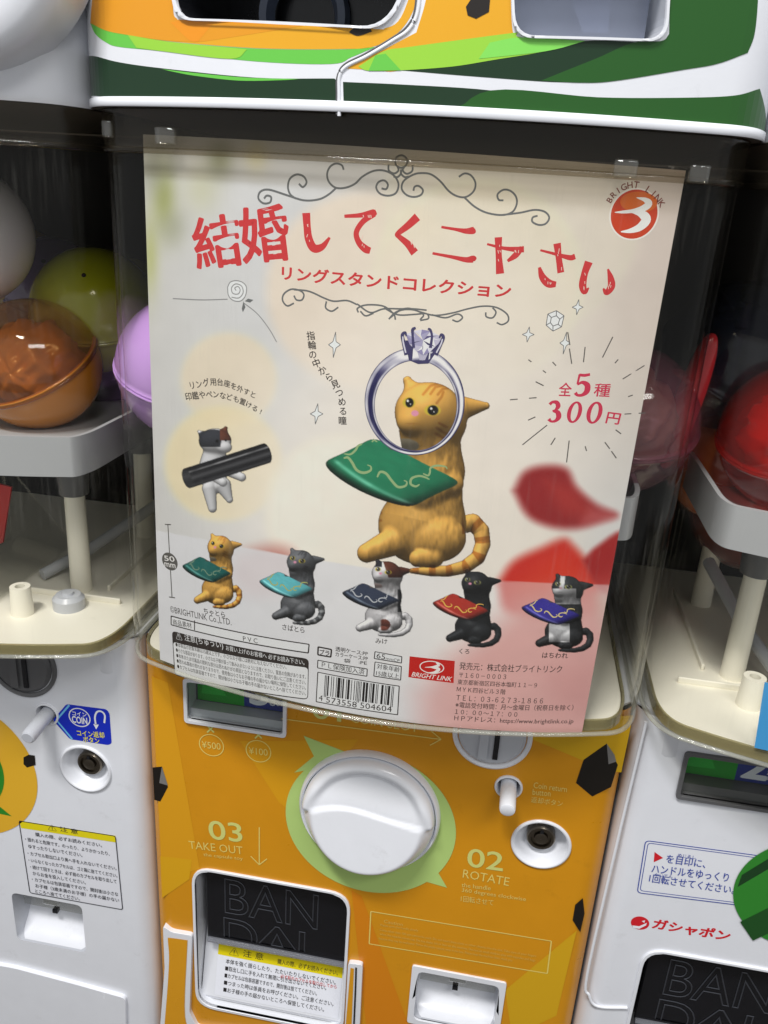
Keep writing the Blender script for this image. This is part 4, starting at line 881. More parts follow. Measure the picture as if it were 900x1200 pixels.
def line_d(x, y, pts):
    best = np.full(len(x), 1e9)
    for (x1, y1), (x2, y2) in zip(pts, pts[1:]):
        t = np.clip(((x-x1)*(x2-x1)+(y-y1)*(y2-y1))/((x2-x1)**2+(y2-y1)**2+1e-9), 0, 1); best = np.minimum(best, np.hypot(x-x1-t*(x2-x1), y-y1-t*(y2-y1)))
    return best
_LV = np.array([-.30, -.66, .69]); _LV /= np.linalg.norm(_LV)
def cat_picture(kind, cushion, w, h, ss=2):
    x, y, p, n, hit, W_, H_ = march(cat_sdf, (55, 235, 755, 1072), w, h, ss)
    base = np.zeros((len(x), 3)); tu, td = tail_u(x, y); ontail = (td < 37) & ((x > 628) | (y > 1008))
    head = (y < 520)
    def setc(rgb, m_): base[m_] = rgb
    if kind == 'tabby': setc((240, 188, 106), hit); str_ = (190, 124, 56)
    elif kind == 'grey': setc((104, 106, 112), hit); str_ = (52, 52, 56)
    elif kind == 'black': setc((40, 42, 46), hit); str_ = (40, 42, 46)
    elif kind == 'calico': setc((222, 220, 226), hit); str_ = (222, 220, 226)
    else: setc((52, 54, 58), hit); str_ = (52, 54, 58)
    if kind == 'calico':
        setc((96, 52, 40), hit & head & (x > 470+(y-300)*.3) & (y < 440)); setc((44, 44, 52), hit & head & (x < 450) & (y < 330)); setc((44, 44, 52), hit & (x > 600) & (y > 560) & (y < 800) & ~ontail); setc((110, 56, 44), hit & (np.hypot(x-470, y-930) < 60) & (x > 440))
    if kind == 'hachiware':
        setc((214, 214, 220), hit & head & (y > 400) & (x < 580)); setc((214, 214, 220), hit & (y > 760) & (x > 330) & (x < 520) & (y < 950)); setc((214, 214, 220), hit & head & (np.abs(x-455-(y-300)*-.1) < 22)); setc((200, 200, 206), hit & (y > 500) & (y < 560))
    if kind in ('tabby', 'grey'):
        st_ = sstep(.1, .5, np.sin(tu*.092+1.2)); m_ = hit & ontail; base[m_] = base[m_]*(1-st_[m_, None])+np.array(str_)*st_[m_, None] if kind == 'tabby' else base[m_]*(1-st_[m_, None])*.75+np.array((150, 152, 156))*st_[m_, None]
        for L in ([(470, 320), (500, 285), (530, 276)], [(500, 318), (520, 290), (560, 282)], [(530, 320), (548, 298), (580, 292)], [(525, 355), (545, 330), (552, 310)], [(520, 478), (560, 500)], [(525, 455), (560, 478), (590, 485)], [(535, 436), (565, 452)], [(275, 795), (300, 800)], [(270, 830), (300, 830)]):
            a = .75*sstep(8, 2.5, line_d(x, y, L)); base = base*(1-a[:, None])+np.array(str_)*a[:, None]
    # carved fur
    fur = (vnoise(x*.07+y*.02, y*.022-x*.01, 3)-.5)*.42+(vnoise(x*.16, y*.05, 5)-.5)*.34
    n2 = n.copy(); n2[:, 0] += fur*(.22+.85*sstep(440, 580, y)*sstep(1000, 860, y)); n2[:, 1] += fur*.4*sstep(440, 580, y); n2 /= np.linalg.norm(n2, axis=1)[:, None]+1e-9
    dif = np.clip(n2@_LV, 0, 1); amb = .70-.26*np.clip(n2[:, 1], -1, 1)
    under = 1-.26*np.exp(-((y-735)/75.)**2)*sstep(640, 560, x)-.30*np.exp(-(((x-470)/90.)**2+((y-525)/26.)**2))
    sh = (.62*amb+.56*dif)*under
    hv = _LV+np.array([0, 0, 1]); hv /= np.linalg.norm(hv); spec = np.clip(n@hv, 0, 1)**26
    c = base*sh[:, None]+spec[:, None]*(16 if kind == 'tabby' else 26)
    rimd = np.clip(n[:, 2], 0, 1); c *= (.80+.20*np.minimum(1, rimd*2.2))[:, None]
    if kind == 'tabby': c *= np.array([1.0, .97, .86])
    al = hit.astype(float)
    # face
    def dot(cx, cy, rx, ry, rgb, a=1., e=.15, rot=0.):
        nonlocal c
        dx, dy = x-cx, y-cy; k = np.sqrt((dx/rx)**2+(dy/ry)**2); m_ = a*sstep(1+e, 1-e, k)*al; c = c*(1-m_[:, None])+np.array(rgb, float)*m_[:, None]
    if kind in ('tabby', 'grey', 'calico'): ey = (206, 186, 60)
    else: ey = (190, 190, 120)
    for cx, cy, rx, ry in ((413, 353, 21, 20), (508, 384, 28, 21)):
        dot(cx, cy, rx+5, ry+1, ey, .9); dot(cx+2, cy, rx*.78, ry*.95, (16, 14, 16)); dot(cx-5, cy-7, 5, 5, (240, 240, 240)); dot(cx+6, cy+6, 3, 3, (200, 200, 200))
    dot(437, 396, 15, 12, (226, 150, 178) if kind != 'hachiware' else (190, 150, 160)); dot(425, 438, 26, 3.5, (140, 96, 44) if kind == 'tabby' else (60, 60, 64), .5, .6)
    # cushion in front
    st = (np.stack([x, y], -1)-CU0)@CUI.T; s_, t_ = st[:, 0], st[:, 1]; t_ = np.where(t_ < 0, t_/(1+.30*np.clip(1-s_**2, 0, 1)), t_/(1-.05*np.clip(1-s_**2, 0, 1)))
    inb = ((np.abs(s_)*(1+.04*(1-t_**2)))**8+np.abs(t_)**8 < 1.15)
    hS = -s_**3*1.1; hT = -t_**3*1.3
    nn = np.stack([-.06+.45*s_**3+.35*s_-.25*np.clip(-t_, 0, 1)**3, -.62+.28*s_**3-.30*t_+.85*np.clip(-t_, 0, 1)**4, np.full(len(x), .62)], -1); nn /= np.linalg.norm(nn, axis=1)[:, None]
    wr = (vnoise(s_*5, t_*5, 9)-.5)*.12; nn[:, 0] += wr; nn[:, 1] += wr
    dif = np.clip(nn@_LV, 0, 1); cb = np.array(cushion, float); sp = np.exp(-((t_+.70+.08*s_)/.07)**2)*(.35+.4*vnoise(s_*7, t_*2, 4))*sstep(1, .8, np.abs(s_))
    cc = cb*(.22+.86*dif)[:, None]*(1-.45*sstep(-.72, -1., t_))[:, None]*(1-.25*sstep(.7, 1., s_))[:, None]+sp[:, None]*np.array([120, 130, 130.])*.95
    m_ = inb; c[m_] = cc[m_]; al = np.maximum(al, m_)
    # paw / ring holder at the back edge
    k = np.hypot((x-392)/62, (y-528)/30); m_ = sstep(1.1, .9, k)*(y < 545+0*x); g_ = np.array((112, 104, 88) if kind in ('tabby', 'calico') else (70, 72, 76), float)
    if kind != 'tabby': g_ = base[hit & head].mean(0)*.8
    c = c*(1-m_[:, None])+g_*m_[:, None]*(1-.3*sstep(500, 530, y))[:, None]
    c = np.concatenate([np.clip(c, 0, 250)*al[:, None], al[:, None]], 1); c = down(c, W_, H_, ss); a = c[..., 3:4]; c[..., :3] /= np.maximum(a, 1e-3); return c
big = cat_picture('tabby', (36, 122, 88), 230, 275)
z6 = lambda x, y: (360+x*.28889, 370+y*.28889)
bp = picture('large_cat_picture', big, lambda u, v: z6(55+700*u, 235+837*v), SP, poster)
GS = ink((150, 178, 128))
SW = [[(148, 578, 6), (165, 575, 10), (182, 595, 11), (200, 625, 11), (228, 637, 11), (256, 628, 9), (258, 612, 6), (244, 605, 4)], [(284, 655, 6), (296, 634, 10), (320, 640, 11), (342, 668, 11), (368, 694, 11), (398, 690, 9), (404, 674, 6), (392, 668, 4)], [(150, 560, 5), (175, 562, 8), (196, 545, 9), (206, 528, 8), (222, 520, 7)], [(496, 664, 5), (478, 655, 8), (452, 650, 9), (424, 660, 10), (420, 682, 10), (440, 692, 9), (456, 684, 5)], [(470, 640, 5), (490, 648, 8), (498, 635, 8), (500, 618, 8), (524, 608, 9), (560, 612, 6), (568, 622, 4)], [(262, 512, 5), (272, 505, 6), (284, 512, 5)]]
zt6 = (360, 370, .28889)
strokes('cushion_swirls', SW, SP, GS, bp, 2, True, None, zt6)
# ring round the cat's face
nt_ = 180; th = np.linspace(0, 2*math.pi, nt_, endpoint=False); nr_ = 9; tilt = .10
RP_ = []; RC = []
for j in range(nr_):
    f_ = j/(nr_-1)
    co = np.stack([436+203*np.cos(th), 348-218*np.sin(th)], -1); ci = np.stack([440+166*np.cos(th), 364-182*np.sin(th)], -1)
    xy = co*(1-f_)+ci*f_; RP_.append(xy)
    def prof_(keys): return np.interp(f_, [q[0] for q in keys], [q[1] for q in keys])
    lf = prof_(((0, .15), (.06, .55), (.22, .82), (.32, .12), (.62, .02), (.78, .06), (.84, .7), (.94, .85), (1, .25))); rg = prof_(((0, .1), (.08, .08), (.16, .5), (.28, .95), (.55, .88), (.66, .25), (.76, .05), (.84, .7), (.95, .8), (1, .2)))
    bt = prof_(((0, .05), (.1, .1), (.2, .85), (.4, .95), (.55, .6), (.65, .02), (.8, .05), (.9, .6), (1, .2))); tp = prof_(((0, .3), (.1, .8), (.5, .98), (.8, .85), (1, .3)))
    cs, sn = np.cos(th), np.sin(th); wl_, wr_, wb_, wt_ = np.clip(-cs, 0, 1)**1.5, np.clip(cs, 0, 1)**1.5, np.clip(-sn, 0, 1)**2.2, np.clip(sn, 0, 1)**2.2
    light = (lf*wl_+rg*wr_+bt*wb_+tp*wt_)/(wl_+wr_+wb_+wt_); light = np.clip((light-.5)*1.5+.5+.16*np.sin(5*th+f_*4)*np.sin(9*th+1), 0, 1)
    RC.append(np.array([34, 32, 82])[None]*(1-light[:, None])+np.array([240, 238, 244])[None]*light[:, None])
RP_ = np.concatenate(RP_); RC = np.concatenate(RC); xz = SP.at(*z6(RP_[:, 0], RP_[:, 1])); Pq = SP.pos(xz, nl(.00001))
fq = [(j*nt_+i, j*nt_+(i+1) % nt_, (j+1)*nt_+(i+1) % nt_, (j+1)*nt_+i) for j in range(nr_-1) for i in range(nt_)]
ob = mobj('ring_picture', Pq, orient(Pq, fq), PAPER, poster); at = ob.data.attributes.new('ink', 'FLOAT_COLOR', 'POINT'); at.data.foreach_set('color', np.concatenate([lin(RC), np.ones((len(RC), 1))], 1).astype(np.float32).ravel())
def zp(name, lst, rgb, parent, zt): return polys(name, lst, SP, ink(rgb), parent, None, zt)
zp('setting', [[(398, 100), (540, 100), (515, 160), (492, 194), (450, 196), (412, 180)]], (66, 62, 104), ob, zt6)
zp('setting_light', [[(440, 120), (470, 110), (500, 130), (478, 180), (456, 180)]], (186, 182, 206), ob, zt6)
rng = random.Random(5); tri_ = []
gx = [(400, 75), (430, 62), (465, 56), (500, 62), (535, 80), (545, 100), (520, 125), (495, 150), (470, 160), (445, 145), (415, 115)]
cg = (470, 100)
for i in range(len(gx)): 
    a, b = gx[i], gx[(i+1) % len(gx)]; m1 = ((a[0]+cg[0])/2+rng.uniform(-9, 9), (a[1]+cg[1])/2+rng.uniform(-6, 6)); m2 = ((b[0]+cg[0])/2, (b[1]+cg[1])/2)
    zp('gem_facet', [[a, b, m1]], rng.choice([(220, 218, 234), (150, 144, 186), (110, 104, 150), (196, 192, 216)]), ob, zt6); zp('gem_facet', [[m1, b, m2, cg]], rng.choice([(236, 236, 244), (170, 166, 200), (96, 90, 136)]), ob, zt6)
strokes('prongs', [[(404, 158, 20), (392, 110, 16), (386, 78, 13), (398, 68, 10), (402, 82, 6)], [(520, 158, 20), (538, 120, 16), (552, 88, 14), (544, 76, 10), (536, 90, 6)], [(432, 130, 12), (428, 80, 10), (428, 56, 12), (440, 48, 8)], [(500, 130, 12), (506, 84, 9), (500, 58, 10), (490, 52, 7)]], SP, ink((70, 66, 108)), ob, 2, True, None, zt6)
strokes('prong_lights', [[(400, 150, 6), (390, 108, 6), (388, 84, 5)], [(524, 150, 6), (542, 116, 6), (549, 94, 5)]], SP, ink((214, 212, 228)), ob, 2, True, None, zt6)
# five small figures
SM = [('tabby', (34, 96, 92), (212, 624, 285, 715), (110, 140, 120)), ('grey', (94, 178, 188), (302, 641, 382, 734), (170, 176, 104)), ('calico', (50, 58, 78), (399, 654, 485, 748), (180, 184, 192)), ('black', (168, 50, 40), (505, 666, 589, 760), (224, 178, 84)), ('hachiware', (56, 48, 148), (609, 671, 697, 766), (220, 200, 140))]
for kind, cu, (a, b, c2, d2), sw in SM:
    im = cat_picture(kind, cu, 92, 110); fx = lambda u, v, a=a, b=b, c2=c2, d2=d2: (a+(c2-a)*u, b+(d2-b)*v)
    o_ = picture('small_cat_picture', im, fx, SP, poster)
    sx, sy = (c2-a)/700., (d2-b)/837.
    strokes('cushion_swirls', [[(a+(q[0]-55)*sx, b+(q[1]-235)*sy, q[2]*sx*1.15) for q in L] for L in SW[:5]], SP, ink(sw), o_, 1, True)
# cat hugging a name stamp
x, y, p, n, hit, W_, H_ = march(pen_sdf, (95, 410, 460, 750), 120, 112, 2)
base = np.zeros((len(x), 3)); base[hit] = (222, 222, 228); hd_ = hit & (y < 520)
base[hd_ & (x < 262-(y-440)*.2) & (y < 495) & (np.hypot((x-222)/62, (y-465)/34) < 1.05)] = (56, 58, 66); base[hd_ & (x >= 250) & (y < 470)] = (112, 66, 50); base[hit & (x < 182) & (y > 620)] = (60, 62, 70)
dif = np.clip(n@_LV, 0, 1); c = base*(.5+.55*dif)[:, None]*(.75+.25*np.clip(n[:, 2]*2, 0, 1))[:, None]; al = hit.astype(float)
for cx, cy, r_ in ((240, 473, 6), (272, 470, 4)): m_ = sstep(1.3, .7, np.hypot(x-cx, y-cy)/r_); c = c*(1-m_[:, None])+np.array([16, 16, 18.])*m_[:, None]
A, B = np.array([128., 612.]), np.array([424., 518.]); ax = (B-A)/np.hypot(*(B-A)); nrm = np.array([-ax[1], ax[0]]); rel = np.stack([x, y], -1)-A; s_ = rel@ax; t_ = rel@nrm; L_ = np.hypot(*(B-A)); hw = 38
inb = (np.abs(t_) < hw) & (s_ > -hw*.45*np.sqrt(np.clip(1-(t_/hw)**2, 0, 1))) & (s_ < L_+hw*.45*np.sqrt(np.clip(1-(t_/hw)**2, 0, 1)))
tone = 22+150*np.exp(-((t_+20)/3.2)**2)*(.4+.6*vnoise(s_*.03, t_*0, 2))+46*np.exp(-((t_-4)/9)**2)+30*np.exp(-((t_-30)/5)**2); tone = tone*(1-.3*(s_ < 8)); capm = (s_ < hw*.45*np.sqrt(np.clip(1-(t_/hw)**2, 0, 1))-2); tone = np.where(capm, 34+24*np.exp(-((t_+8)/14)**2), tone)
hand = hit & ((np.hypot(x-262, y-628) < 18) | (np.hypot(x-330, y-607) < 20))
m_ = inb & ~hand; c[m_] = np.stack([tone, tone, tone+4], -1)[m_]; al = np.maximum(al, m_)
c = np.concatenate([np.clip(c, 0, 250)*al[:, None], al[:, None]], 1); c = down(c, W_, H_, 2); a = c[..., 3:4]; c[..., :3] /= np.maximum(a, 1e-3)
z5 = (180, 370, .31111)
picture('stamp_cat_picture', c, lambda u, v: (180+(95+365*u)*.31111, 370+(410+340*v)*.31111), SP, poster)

# ---- lettering and ornaments
RED = ink((206, 58, 62)); GRY = ink((108, 110, 112)); INK = ink((52, 46, 44)); CRIM = ink((206, 52, 84))
z3 = (150, 150, .38889); z4 = (450, 150, .4); z7 = (560, 370, .275); z8 = (170, 600, .32222)
text('title_kanji', [('結', (231, 317), (287, 311), 61, .020), ('婚', (285, 310), (343, 305), 66, .020)], SP, RED, poster)
t_ = strokes('title_kana', [[(537, 256, 24), (540, 300, 22), (545, 335, 24), (560, 362, 24), (585, 358, 18), (608, 330, 7)], [(652, 266, 9), (700, 263, 13), (738, 256, 20), (748, 252, 12)], [(742, 258, 18), (708, 282, 16), (688, 315, 16), (696, 345, 18), (715, 364, 22), (730, 370, 18)]], SP, RED, poster, 3, True, None, z3)
strokes('title_kana', [[(98, 260, 24), (70, 286, 20), (40, 310, 14), (44, 318, 14), (70, 340, 20), (90, 366, 24)], [(168, 290, 7), (210, 297, 9), (240, 302, 15), (262, 300, 20), (268, 298, 6)], [(142, 367, 7), (200, 378, 10), (240, 386, 15), (262, 384, 20), (268, 388, 6)], [(302, 340, 6), (350, 352, 10), (392, 356, 16), (410, 355, 18)], [(404, 350, 14), (386, 372, 18), (362, 390, 8)], [(335, 320, 22), (336, 370, 18), (340, 427, 24)], [(458, 358, 6), (505, 370, 9), (545, 380, 15), (560, 376, 16)], [(507, 338, 22), (512, 380, 18), (518, 424, 20)], [(455, 408, 8), (464, 436, 20), (482, 455, 24), (504, 458, 16)], [(600, 392, 24), (588, 425, 20), (582, 460, 22), (588, 480, 16), (600, 468, 4)], [(656, 413, 5), (664, 440, 18), (666, 464, 22), (652, 482, 16), (642, 470, 5)]], SP, RED, poster, 3, True, None, z4)
rng = random.Random(3); sp_ = []
for (a, b, zt) in [((540, 270), (548, 350), z3), ((700, 262), (740, 262), z3), ((700, 300), (712, 356), z3), ((70, 290), (86, 352), z4), ((336, 335), (340, 415), z4), ((510, 350), (517, 415), z4), ((590, 410), (586, 470), z4), ((470, 440), (496, 458), z4), ((664, 440), (660, 470), z4), ((380, 358), (400, 358), z4)]:
    for k in range(4): q = rng.random(); xx, yy = a[0]+(b[0]-a[0])*q+rng.uniform(-4, 4), a[1]+(b[1]-a[1])*q; sp_.append([(zt[0]+xx*zt[2], zt[1]+yy*zt[2], .8), (zt[0]+(xx+rng.uniform(-3, 3))*zt[2], zt[1]+(yy+rng.uniform(5, 10))*zt[2], .8)])
strokes('title_flecks', sp_, SP, ink((238, 206, 196)), t_, 1, False)
text('subtitle', [('リングスタンドコレクション', (330, 328), (598, 350), 17, .028)], SP, RED, poster)
strokes('upper_scroll', [[(410, 213), (418, 204), (431, 208), (428, 224), (408, 227), (393, 212), (399, 192), (425, 186), (480, 203), (530, 218), (575, 215), (605, 200), (628, 180)], [(515, 168), (527, 178), (538, 164), (529, 146), (508, 140), (488, 153), (482, 178), (489, 200), (506, 213)], [(650, 126), (644, 112), (626, 107), (608, 118), (600, 140), (606, 163), (626, 180), (655, 180), (684, 168), (706, 147), (738, 130), (770, 128), (800, 142), (815, 168), (808, 195), (785, 204), (760, 198), (748, 180), (755, 163), (772, 158), (783, 170), (778, 184), (764, 182)], [(785, 110), (786, 128), (802, 137), (815, 128), (812, 116)], [(858, 112), (856, 130), (840, 138), (828, 128), (832, 118)], [(804, 101), (810, 88), (823, 82), (836, 88), (842, 101), (836, 114), (823, 120), (810, 114), (804, 101)], [(800, 146), (812, 148), (822, 138), (823, 126), (823, 138), (834, 148), (846, 146)]], SP, GRY, poster, 2.2, True, None, z3)
strokes('upper_scroll', [[(86, 184), (90, 172), (102, 170), (114, 182), (108, 196), (88, 202), (66, 196), (52, 178), (58, 155), (85, 137), (110, 132), (138, 136), (165, 156), (190, 185), (215, 200), (240, 202), (262, 186), (268, 162), (256, 140), (237, 133), (219, 143)], [(236, 204), (265, 230), (300, 248), (345, 255), (376, 246), (389, 222), (386, 200), (370, 184), (350, 181), (333, 194), (336, 210), (350, 212)], [(345, 255), (400, 248), (440, 240), (470, 245), (484, 262), (474, 280), (454, 284), (435, 275), (436, 262), (450, 257)]], SP, GRY, poster, 2.2, True, None, z4)
strokes('lower_scroll', [[(500, 505), (508, 518), (524, 518), (530, 502), (518, 490), (492, 486), (470, 500), (466, 520), (480, 536), (500, 528)], [(500, 487), (545, 492), (590, 512), (620, 522), (660, 520), (690, 532)], [(598, 522), (596, 542), (614, 552), (634, 540)], [(694, 556), (692, 543), (720, 533), (770, 537), (800, 560), (806, 578)], [(690, 530), (730, 556), (770, 545), (820, 545), (860, 545), (900, 549)], [(790, 572), (820, 550), (860, 548), (890, 562), (880, 578)], [(700, 552), (716, 566), (740, 558)]], SP, GRY, poster, 1.9, True, None, z3)
strokes('lower_scroll', [[(14, 560), (34, 540), (70, 528), (110, 540), (150, 549), (200, 542), (245, 530), (290, 522), (330, 526), (360, 545), (364, 565), (346, 576), (330, 570)], [(0, 527), (40, 547), (90, 546), (124, 544), (130, 558), (106, 564)], [(140, 547), (180, 556), (215, 545), (230, 555), (216, 567), (200, 562)], [(298, 540), (300, 553), (318, 556), (328, 540), (318, 526)]], SP, GRY, poster, 1.9, True, None, z4)
o_ = polys('rose', [[(300, 480), (308, 465), (325, 460), (345, 465), (357, 480), (354, 505), (340, 521), (318, 520), (303, 505)]], SP, ink((228, 230, 234)), poster, None, z3)
strokes('rose_lines', [[(300, 480), (308, 465), (325, 460), (345, 465), (357, 480), (354, 505), (340, 521), (318, 520), (303, 505), (300, 480)], [(326, 490), (322, 482), (332, 478), (338, 488), (332, 500), (316, 498), (312, 482), (324, 470), (342, 476), (347, 496), (334, 512), (312, 510)], [(350, 528), (390, 560), (425, 605), (448, 645)], [(135, 514), (220, 518), (300, 516)]], SP, ink((140, 140, 142)), o_, 1., True, None, z3)
polys('rose_leaves', [[(348, 522), (343, 545), (346, 555), (354, 540)], [(352, 522), (362, 514), (378, 518), (368, 526)]], SP, GRY, o_, None, z3)
def sparkle(cx, cy, w_, h_, k=.0):
    L = []
    for i_, (dx, dy) in enumerate(((0, -1), (1, 0), (0, 1), (-1, 0))):
        L.append((cx+dx*w_+k*-dy*w_, cy+dy*h_)); dx2, dy2 = ((1, -1), (1, 1), (-1, 1), (-1, -1))[i_]; L.append((cx+dx2*w_*.25, cy+dy2*h_*.25))
    o_ = polys('sparkle', [L], SP, ink((234, 238, 242)), poster); strokes('sparkle_line', [[L[i_], L[(i_+1) % 8]] for i_ in range(8)], SP, ink((110, 110, 112)), o_, .8, False)
for s_ in ((392, 404, 7, 15, .2), (371, 485, 7.5, 12, .2), (619, 392, 7, 9, .2), (677, 360, 6.5, 9, .2), (662, 402, 6, 13, .35)): sparkle(*s_)
gm_ = [(642, 368), (652, 364), (661, 370), (658, 383), (648, 388), (640, 381)]; o_ = polys('gem_icon', [gm_], SP, ink((236, 238, 242)), poster); gi_ = [(646, 372), (652, 370), (656, 374), (654, 380), (648, 382), (645, 378)]
strokes('gem_lines', [[gm_[i_], gm_[(i_+1) % 6]] for i_ in range(6)]+[[gi_[i_], gi_[(i_+1) % 6]] for i_ in range(6)]+[[gm_[i_], gi_[i_]] for i_ in range(6)], SP, ink((110, 110, 112)), o_, .9, False)
strokes('price_burst', [[a, b] for a, b in (((215, 187), (290, 243)), ((318, 197), (333, 213)), ((390, 140), (400, 205)), ((383, 70), (392, 125)), ((457, 133), (450, 198)), ((575, 90), (531, 178)), ((598, 186), (584, 202)), ((710, 212), (617, 270)), ((660, 338), (640, 345)), ((625, 419), (714, 414)), ((587, 486), (610, 503)), ((541, 539), (562, 567)), ((569, 577), (590, 607)), ((457, 556), (463, 576)), ((389, 532), (378, 625)), ((330, 520), (311, 550)), ((295, 466), (190, 550)), ((245, 431), (214, 445)), ((137, 358), (250, 349)), ((246, 281), (280, 298)))], SP, ink((96, 92, 90)), poster, 1.3, False, None, z7)
text('price_lettering', [('全', (654, 464), (669, 464.5), 16, .014), ('種', (695, 464.5), (714, 465.5), 15.5, .012), ('円', (709, 496), (725, 498), 13.5, .02)], SP, CRIM, poster)
strokes('price_digits', [[(432, 252, 12), (455, 254, 13), (478, 250, 12)], [(434, 250, 10), (428, 275, 9), (424, 292, 8)], [(424, 294, 8), (445, 284, 14), (466, 296, 24), (464, 322, 24), (444, 338, 14), (424, 338, 12), (415, 328, 16)], [(306, 378, 14), (318, 368, 12), (336, 370, 18), (342, 386, 20), (330, 402, 10), (318, 406, 8)], [(320, 406, 8), (340, 412, 20), (344, 432, 22), (330, 448, 13), (312, 450, 10), (302, 440, 16)]], SP, CRIM, poster, 2, True, None, z7)
def zero(cx, cy, rx, ry):
    t2 = np.linspace(0, 2*math.pi, 40, endpoint=False); sh_ = .22
    def lp(a, b): y_ = b*np.sin(t2); x_ = a*np.cos(t2)-y_*sh_; return loop_px([(560+(cx+q)*.275, 370+(cy+w)*.275) for q, w in zip(x_, y_)], SP)
    sheet('price_digit', [lp(rx, ry), lp(rx*.46, ry*.82)], SP, nl(), CRIM, poster)
zero(412, 411, 31, 46); zero(497, 413, 33, 47)
glyph_path('caption', 'リング用台座を外すと', [(145, 262), (180, 256), (215, 249), (268, 253), (322, 274), (375, 297)], 8.2, SP, INK, poster, .012, None, False, z5)
glyph_path('caption', '印鑑やペンなども置ける!', [(131, 304), (165, 300), (225, 296), (285, 306), (345, 328), (404, 362)], 8.2, SP, INK, poster, .012, None, False, z5)
glyph_path('vertical_caption', '指輪の中から見つめる瞳', [(592, 75), (597, 112), (600, 150), (614, 180), (640, 210), (665, 235), (687, 262), (700, 292), (710, 327), (713, 360), (712, 395)], 10.2, SP, INK, poster, .012, None, True, z5)
# maker's badge
c0 = SP.one((450+733*.4, 150+253*.4)); r_ = .0077
lg = sheet('maker_badge', [circ(c0, r_*1.07, r_*1.07)], SP, nl(), ink((238, 232, 226)), poster); sheet('badge_disc', [circ(c0, r_)], SP, nl(), ink((204, 66, 34)), lg)
sheet('badge_glow', [circ(c0+np.array([r_*.12, r_*.5]), r_*.80, r_*.42)], SP, nl(), ink((216, 104, 36)), lg)
strokes('badge_mark', [[(740, 204, 2), (764, 210, 12), (776, 222, 20), (758, 236, 18), (730, 243, 11), (700, 246, 8), (676, 247, 2)], [(726, 244, 8), (752, 250, 20), (768, 268, 28), (750, 290, 22), (722, 301, 13), (694, 304, 3)]], SP, ink((244, 242, 240)), lg, 2, True, None, z4)
glyph_path('badge_lettering', 'BRIGHT LINK', [(661, 211), (672, 195), (690, 180), (710, 170), (735, 166), (760, 172), (785, 188), (802, 206), (813, 222)], 10.5, SP, ink((122, 50, 40)), lg, .01, None, False, z4)
# size scale
strokes('size_scale', [[(83, 45), (98, 310)], [(72, 45), (94, 46)], [(87, 309), (109, 312)]], SP, ink((84, 82, 80)), poster, 1., False, None, z8)
c0 = SP.one((170+90*.32222, 600+180*.32222)); sd_ = sheet('scale_disc', [circ(c0, .0041, .0041)], SP, nl(2e-5), ink((92, 90, 88)), poster)
text('scale_lettering', [('50', (193, 657), (205, 658.5), 6, .01), ('mm', (193, 663.5), (206, 666), 4.5, .01)], SP, ink((230, 228, 228)), sd_)
# names under the figures
text('figure_name', [('ちゃとら', (239, 719), (264, 724), 6.5, .01)], SP, INK, poster); text('figure_name', [('さばとら', (331, 738), (357, 742), 7, .01)], SP, INK, poster)
text('figure_name', [('みけ', (440, 754), (454, 755), 6, .01)], SP, INK, poster); text('figure_name', [('くろ', (538, 766), (550, 766.5), 6, .01)], SP, INK, poster); text('figure_name', [('はちわれ', (635, 771), (665, 771.5), 6.5, .01)], SP, INK, poster)
# small print
text('copyright_line', [('©BRIGHTLINK Co.,LTD.', (200, 718.5), (271.5, 734), 8.5)], SP, INK, poster)
PALE = ink((226, 227, 231))
def panel(name, c, rgb=None): o_ = sheet(name, [loop_px(c, SP)], SP, nl(), PALE, poster); outline_box('border', c, 1.1, SP, INK, o_); return o_
mb = panel('material_box', [(200, 721), (363, 754.5), (362, 766), (200, 732.5)]); strokes('divider', [[(228, 727), (228, 738.5)]], SP, INK, mb, 1., False)
text('lettering', [('商品素材', (203, 732), (225, 736.5), 6.5, .006), ('P V C', (285, 751), (302, 754), 5.5)], SP, INK, mb)
cb_ = [(201.5, 739), (362, 772), (361, 820), (204.5, 791)]
nb = sheet('notice_box', [rround(loop_px(cb_, SP), .0022, 4)], SP, nl(), INK, poster); sheet('notice_paper', [rround(loop_px([(203, 752), (361, 782.5), (360.2, 818.8), (205.5, 790)], SP), .0016, 4)], SP, nl(), PALE, nb)
text('white_lettering', [('⚠ 注意(ちゅうい)', (207, 749.5), (262, 762), 9.5, .006), ('お買い上げのお客様へ 必ずお読み下さい。', (265, 762), (357, 779.5), 6, .006)], SP, PALE, nb)
NT = ['●本製品の対象年齢は15歳以上です。小さなお子様には絶対に与えないでください。', '●小さな部品があります。小さなお子様が誤って飲み込まないように注意ください。窒息の危険があります。', '●本体または付属品の鋭利な部分は思わぬけがの原因となりますので、お取り扱いにご注意ください。', '●思わぬ事故の恐れがありますので、使用後は小さなお子様の手の届かない場所に保管してください。', '●カプセルは包装容器ですので、開封後は小さなお子様の手の届かないところへ捨ててください。']
text('lettering', [(NT[k], (206+.5*k, 757.5+6.4*k), ((336, 784.5) if k == 0 else (358.5, 789.5+6.4*k)), 5., .006) for k in range(5)], SP, INK, nb)
o_ = outline_box('recycling_mark', [(372, 757), (389.5, 760.5), (388.5, 771), (371.5, 768)], 1.8, SP, INK, poster); text('lettering', [('プラ', (374.5, 767), (386, 769), 6.5, .02)], SP, INK, o_)
text('material_lettering', [('透明ケース:PP', (393, 763), (431, 769), 5.6, .01), ('カラーケース:PP', (393, 769), (431, 774.5), 5.2, .01), ('袋    :PE', (403, 776.5), (430, 779.5), 5., .01)], SP, INK, poster)
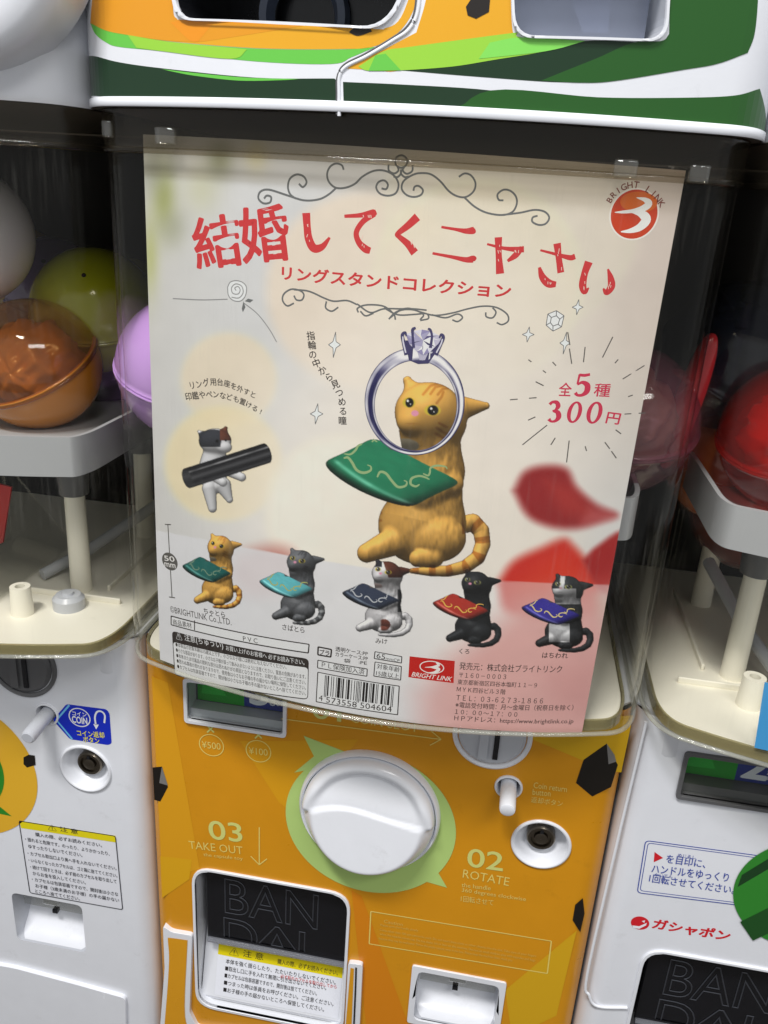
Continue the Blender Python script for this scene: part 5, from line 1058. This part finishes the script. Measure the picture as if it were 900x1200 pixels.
pb = panel('insurance_box', [(372, 773), (431, 783.5), (430.5, 793), (371.5, 783)]); text('lettering', [('ＰＬ保険加入済', (377, 782), (427, 790.8), 7., .006)], SP, INK, pb)
sb = panel('size_box', [(439, 763), (471.5, 769), (471, 777.5), (438, 772)]); text('lettering', [('65', (441, 771), (451, 773), 6.), ('mmCP', (452, 773), (468, 776), 3.4)], SP, INK, sb)
ab = panel('age_box', [(439, 775), (471, 780.5), (470, 797.5), (437.5, 792.5)]); text('lettering', [('対象年齢', (441.5, 783.5), (468, 788), 6.2, .006), ('15歳以上', (440.5, 791.5), (467.5, 795.8), 6.2, .006)], SP, INK, ab)
bb = panel('barcode_box', [(372, 787), (468.5, 803.5), (466.5, 838), (370, 822.5)])
Lc = ['0001101', '0011001', '0010011', '0111101', '0100011', '0110001', '0101111', '0111011', '0110111', '0001011']; par = 'LGLLGG'; num = '4573558504604'
G_ = lambda q: ''.join('1' if ch == '0' else '0' for ch in q)[::-1]
bits = '101'+''.join(Lc[int(d_)] if p_ == 'L' else G_(Lc[int(d_)]) for d_, p_ in zip(num[1:7], par))+'01010'+''.join(''.join('1' if ch == '0' else '0' for ch in Lc[int(d_)]) for d_ in num[7:])+'101'
a0, a1, b0, b1 = [SP.one(q) for q in ((381, 791), (462, 804.5), (379.5, 816.5), (460, 828.5))]
k = 0; parts = []; ofs = nl()
while k < 95:
    if bits[k] == '1':
        j = k
        while j < 95 and bits[j] == '1': j += 1
        u0, u1 = k/95, j/95; low = 1. if (k < 3 or k > 91 or 44 < k < 50) else .93
        T0, T1 = a0+(a1-a0)*u0, a0+(a1-a0)*u1; B0, B1 = b0+(b1-b0)*u0, b0+(b1-b0)*u1; B0 = T0+(B0-T0)*low; B1 = T1+(B1-T1)*low
        Pq = SP.pos(np.array([T0, T1, B1, B0]), ofs); parts.append((Pq, orient(Pq, [(0, 1, 2, 3)]))); k = j
    else: k += 1
mobj('bars', *join(parts), ink((30, 28, 28)), bb)
text('digits', [('4', (373.5, 820.5), (378, 821.5), 6.6), ('573558', (382, 823), (418, 829.3), 6.8), ('504604', (422, 829.6), (459, 834.5), 6.8)], SP, INK, bb)
lgb = polys('red_logo', [[(480, 769), (533, 774.5), (531.5, 800.5), (478.5, 793.5)]], SP, ink((196, 36, 30)), poster)
c0 = SP.one((506, 782)); sheet('logo_oval', [circ(c0, .0050, .0030), circ(c0, .0046, .0026)], SP, nl(), ink((240, 236, 234)), lgb)
strokes('logo_mark', [[(511, 776.5, 1), (514, 779.5, 3.4), (507, 781.5, 2), (498, 782, .6)], [(505, 781.8, 1.6), (514, 784, 4), (509, 788, 3), (500, 788.5, .8)]], SP, ink((240, 236, 234)), lgb)
text('lettering', [('BRIGHT LINK', (482, 792.5), (528.5, 798.5), 5.4, .008, .25)], SP, ink((240, 236, 234)), lgb)
text('maker_address', [('発売元：株式会社ブライトリンク', (538, 784.5), (658, 788.5), 9, .006), ('〒１６０－０００３', (538, 793.8), (593, 796), 5.6, .006), ('東京都新宿区四谷本塩町１１－９', (536, 802), (629, 806), 6.2, .006), ('ＭＹＫ四谷ビル３階', (535, 810.5), (592, 814), 6.2, .006), ('ＴＥＬ：０３-６２７３-１８６６', (534.5, 820.5), (636, 824.5), 6.2, .006), ('※電話受付時間：月〜金曜日（祝祭日を除く）', (533.5, 829), (671.5, 832.5), 6.8, .006), ('１０：００〜１７：００', (533, 836.5), (606, 840), 5.4, .006), ('ＨＰアドレス：https://www.brightlink.co.jp', (532, 845.5), (671.5, 849), 7.2, .006)], SP, INK, poster)
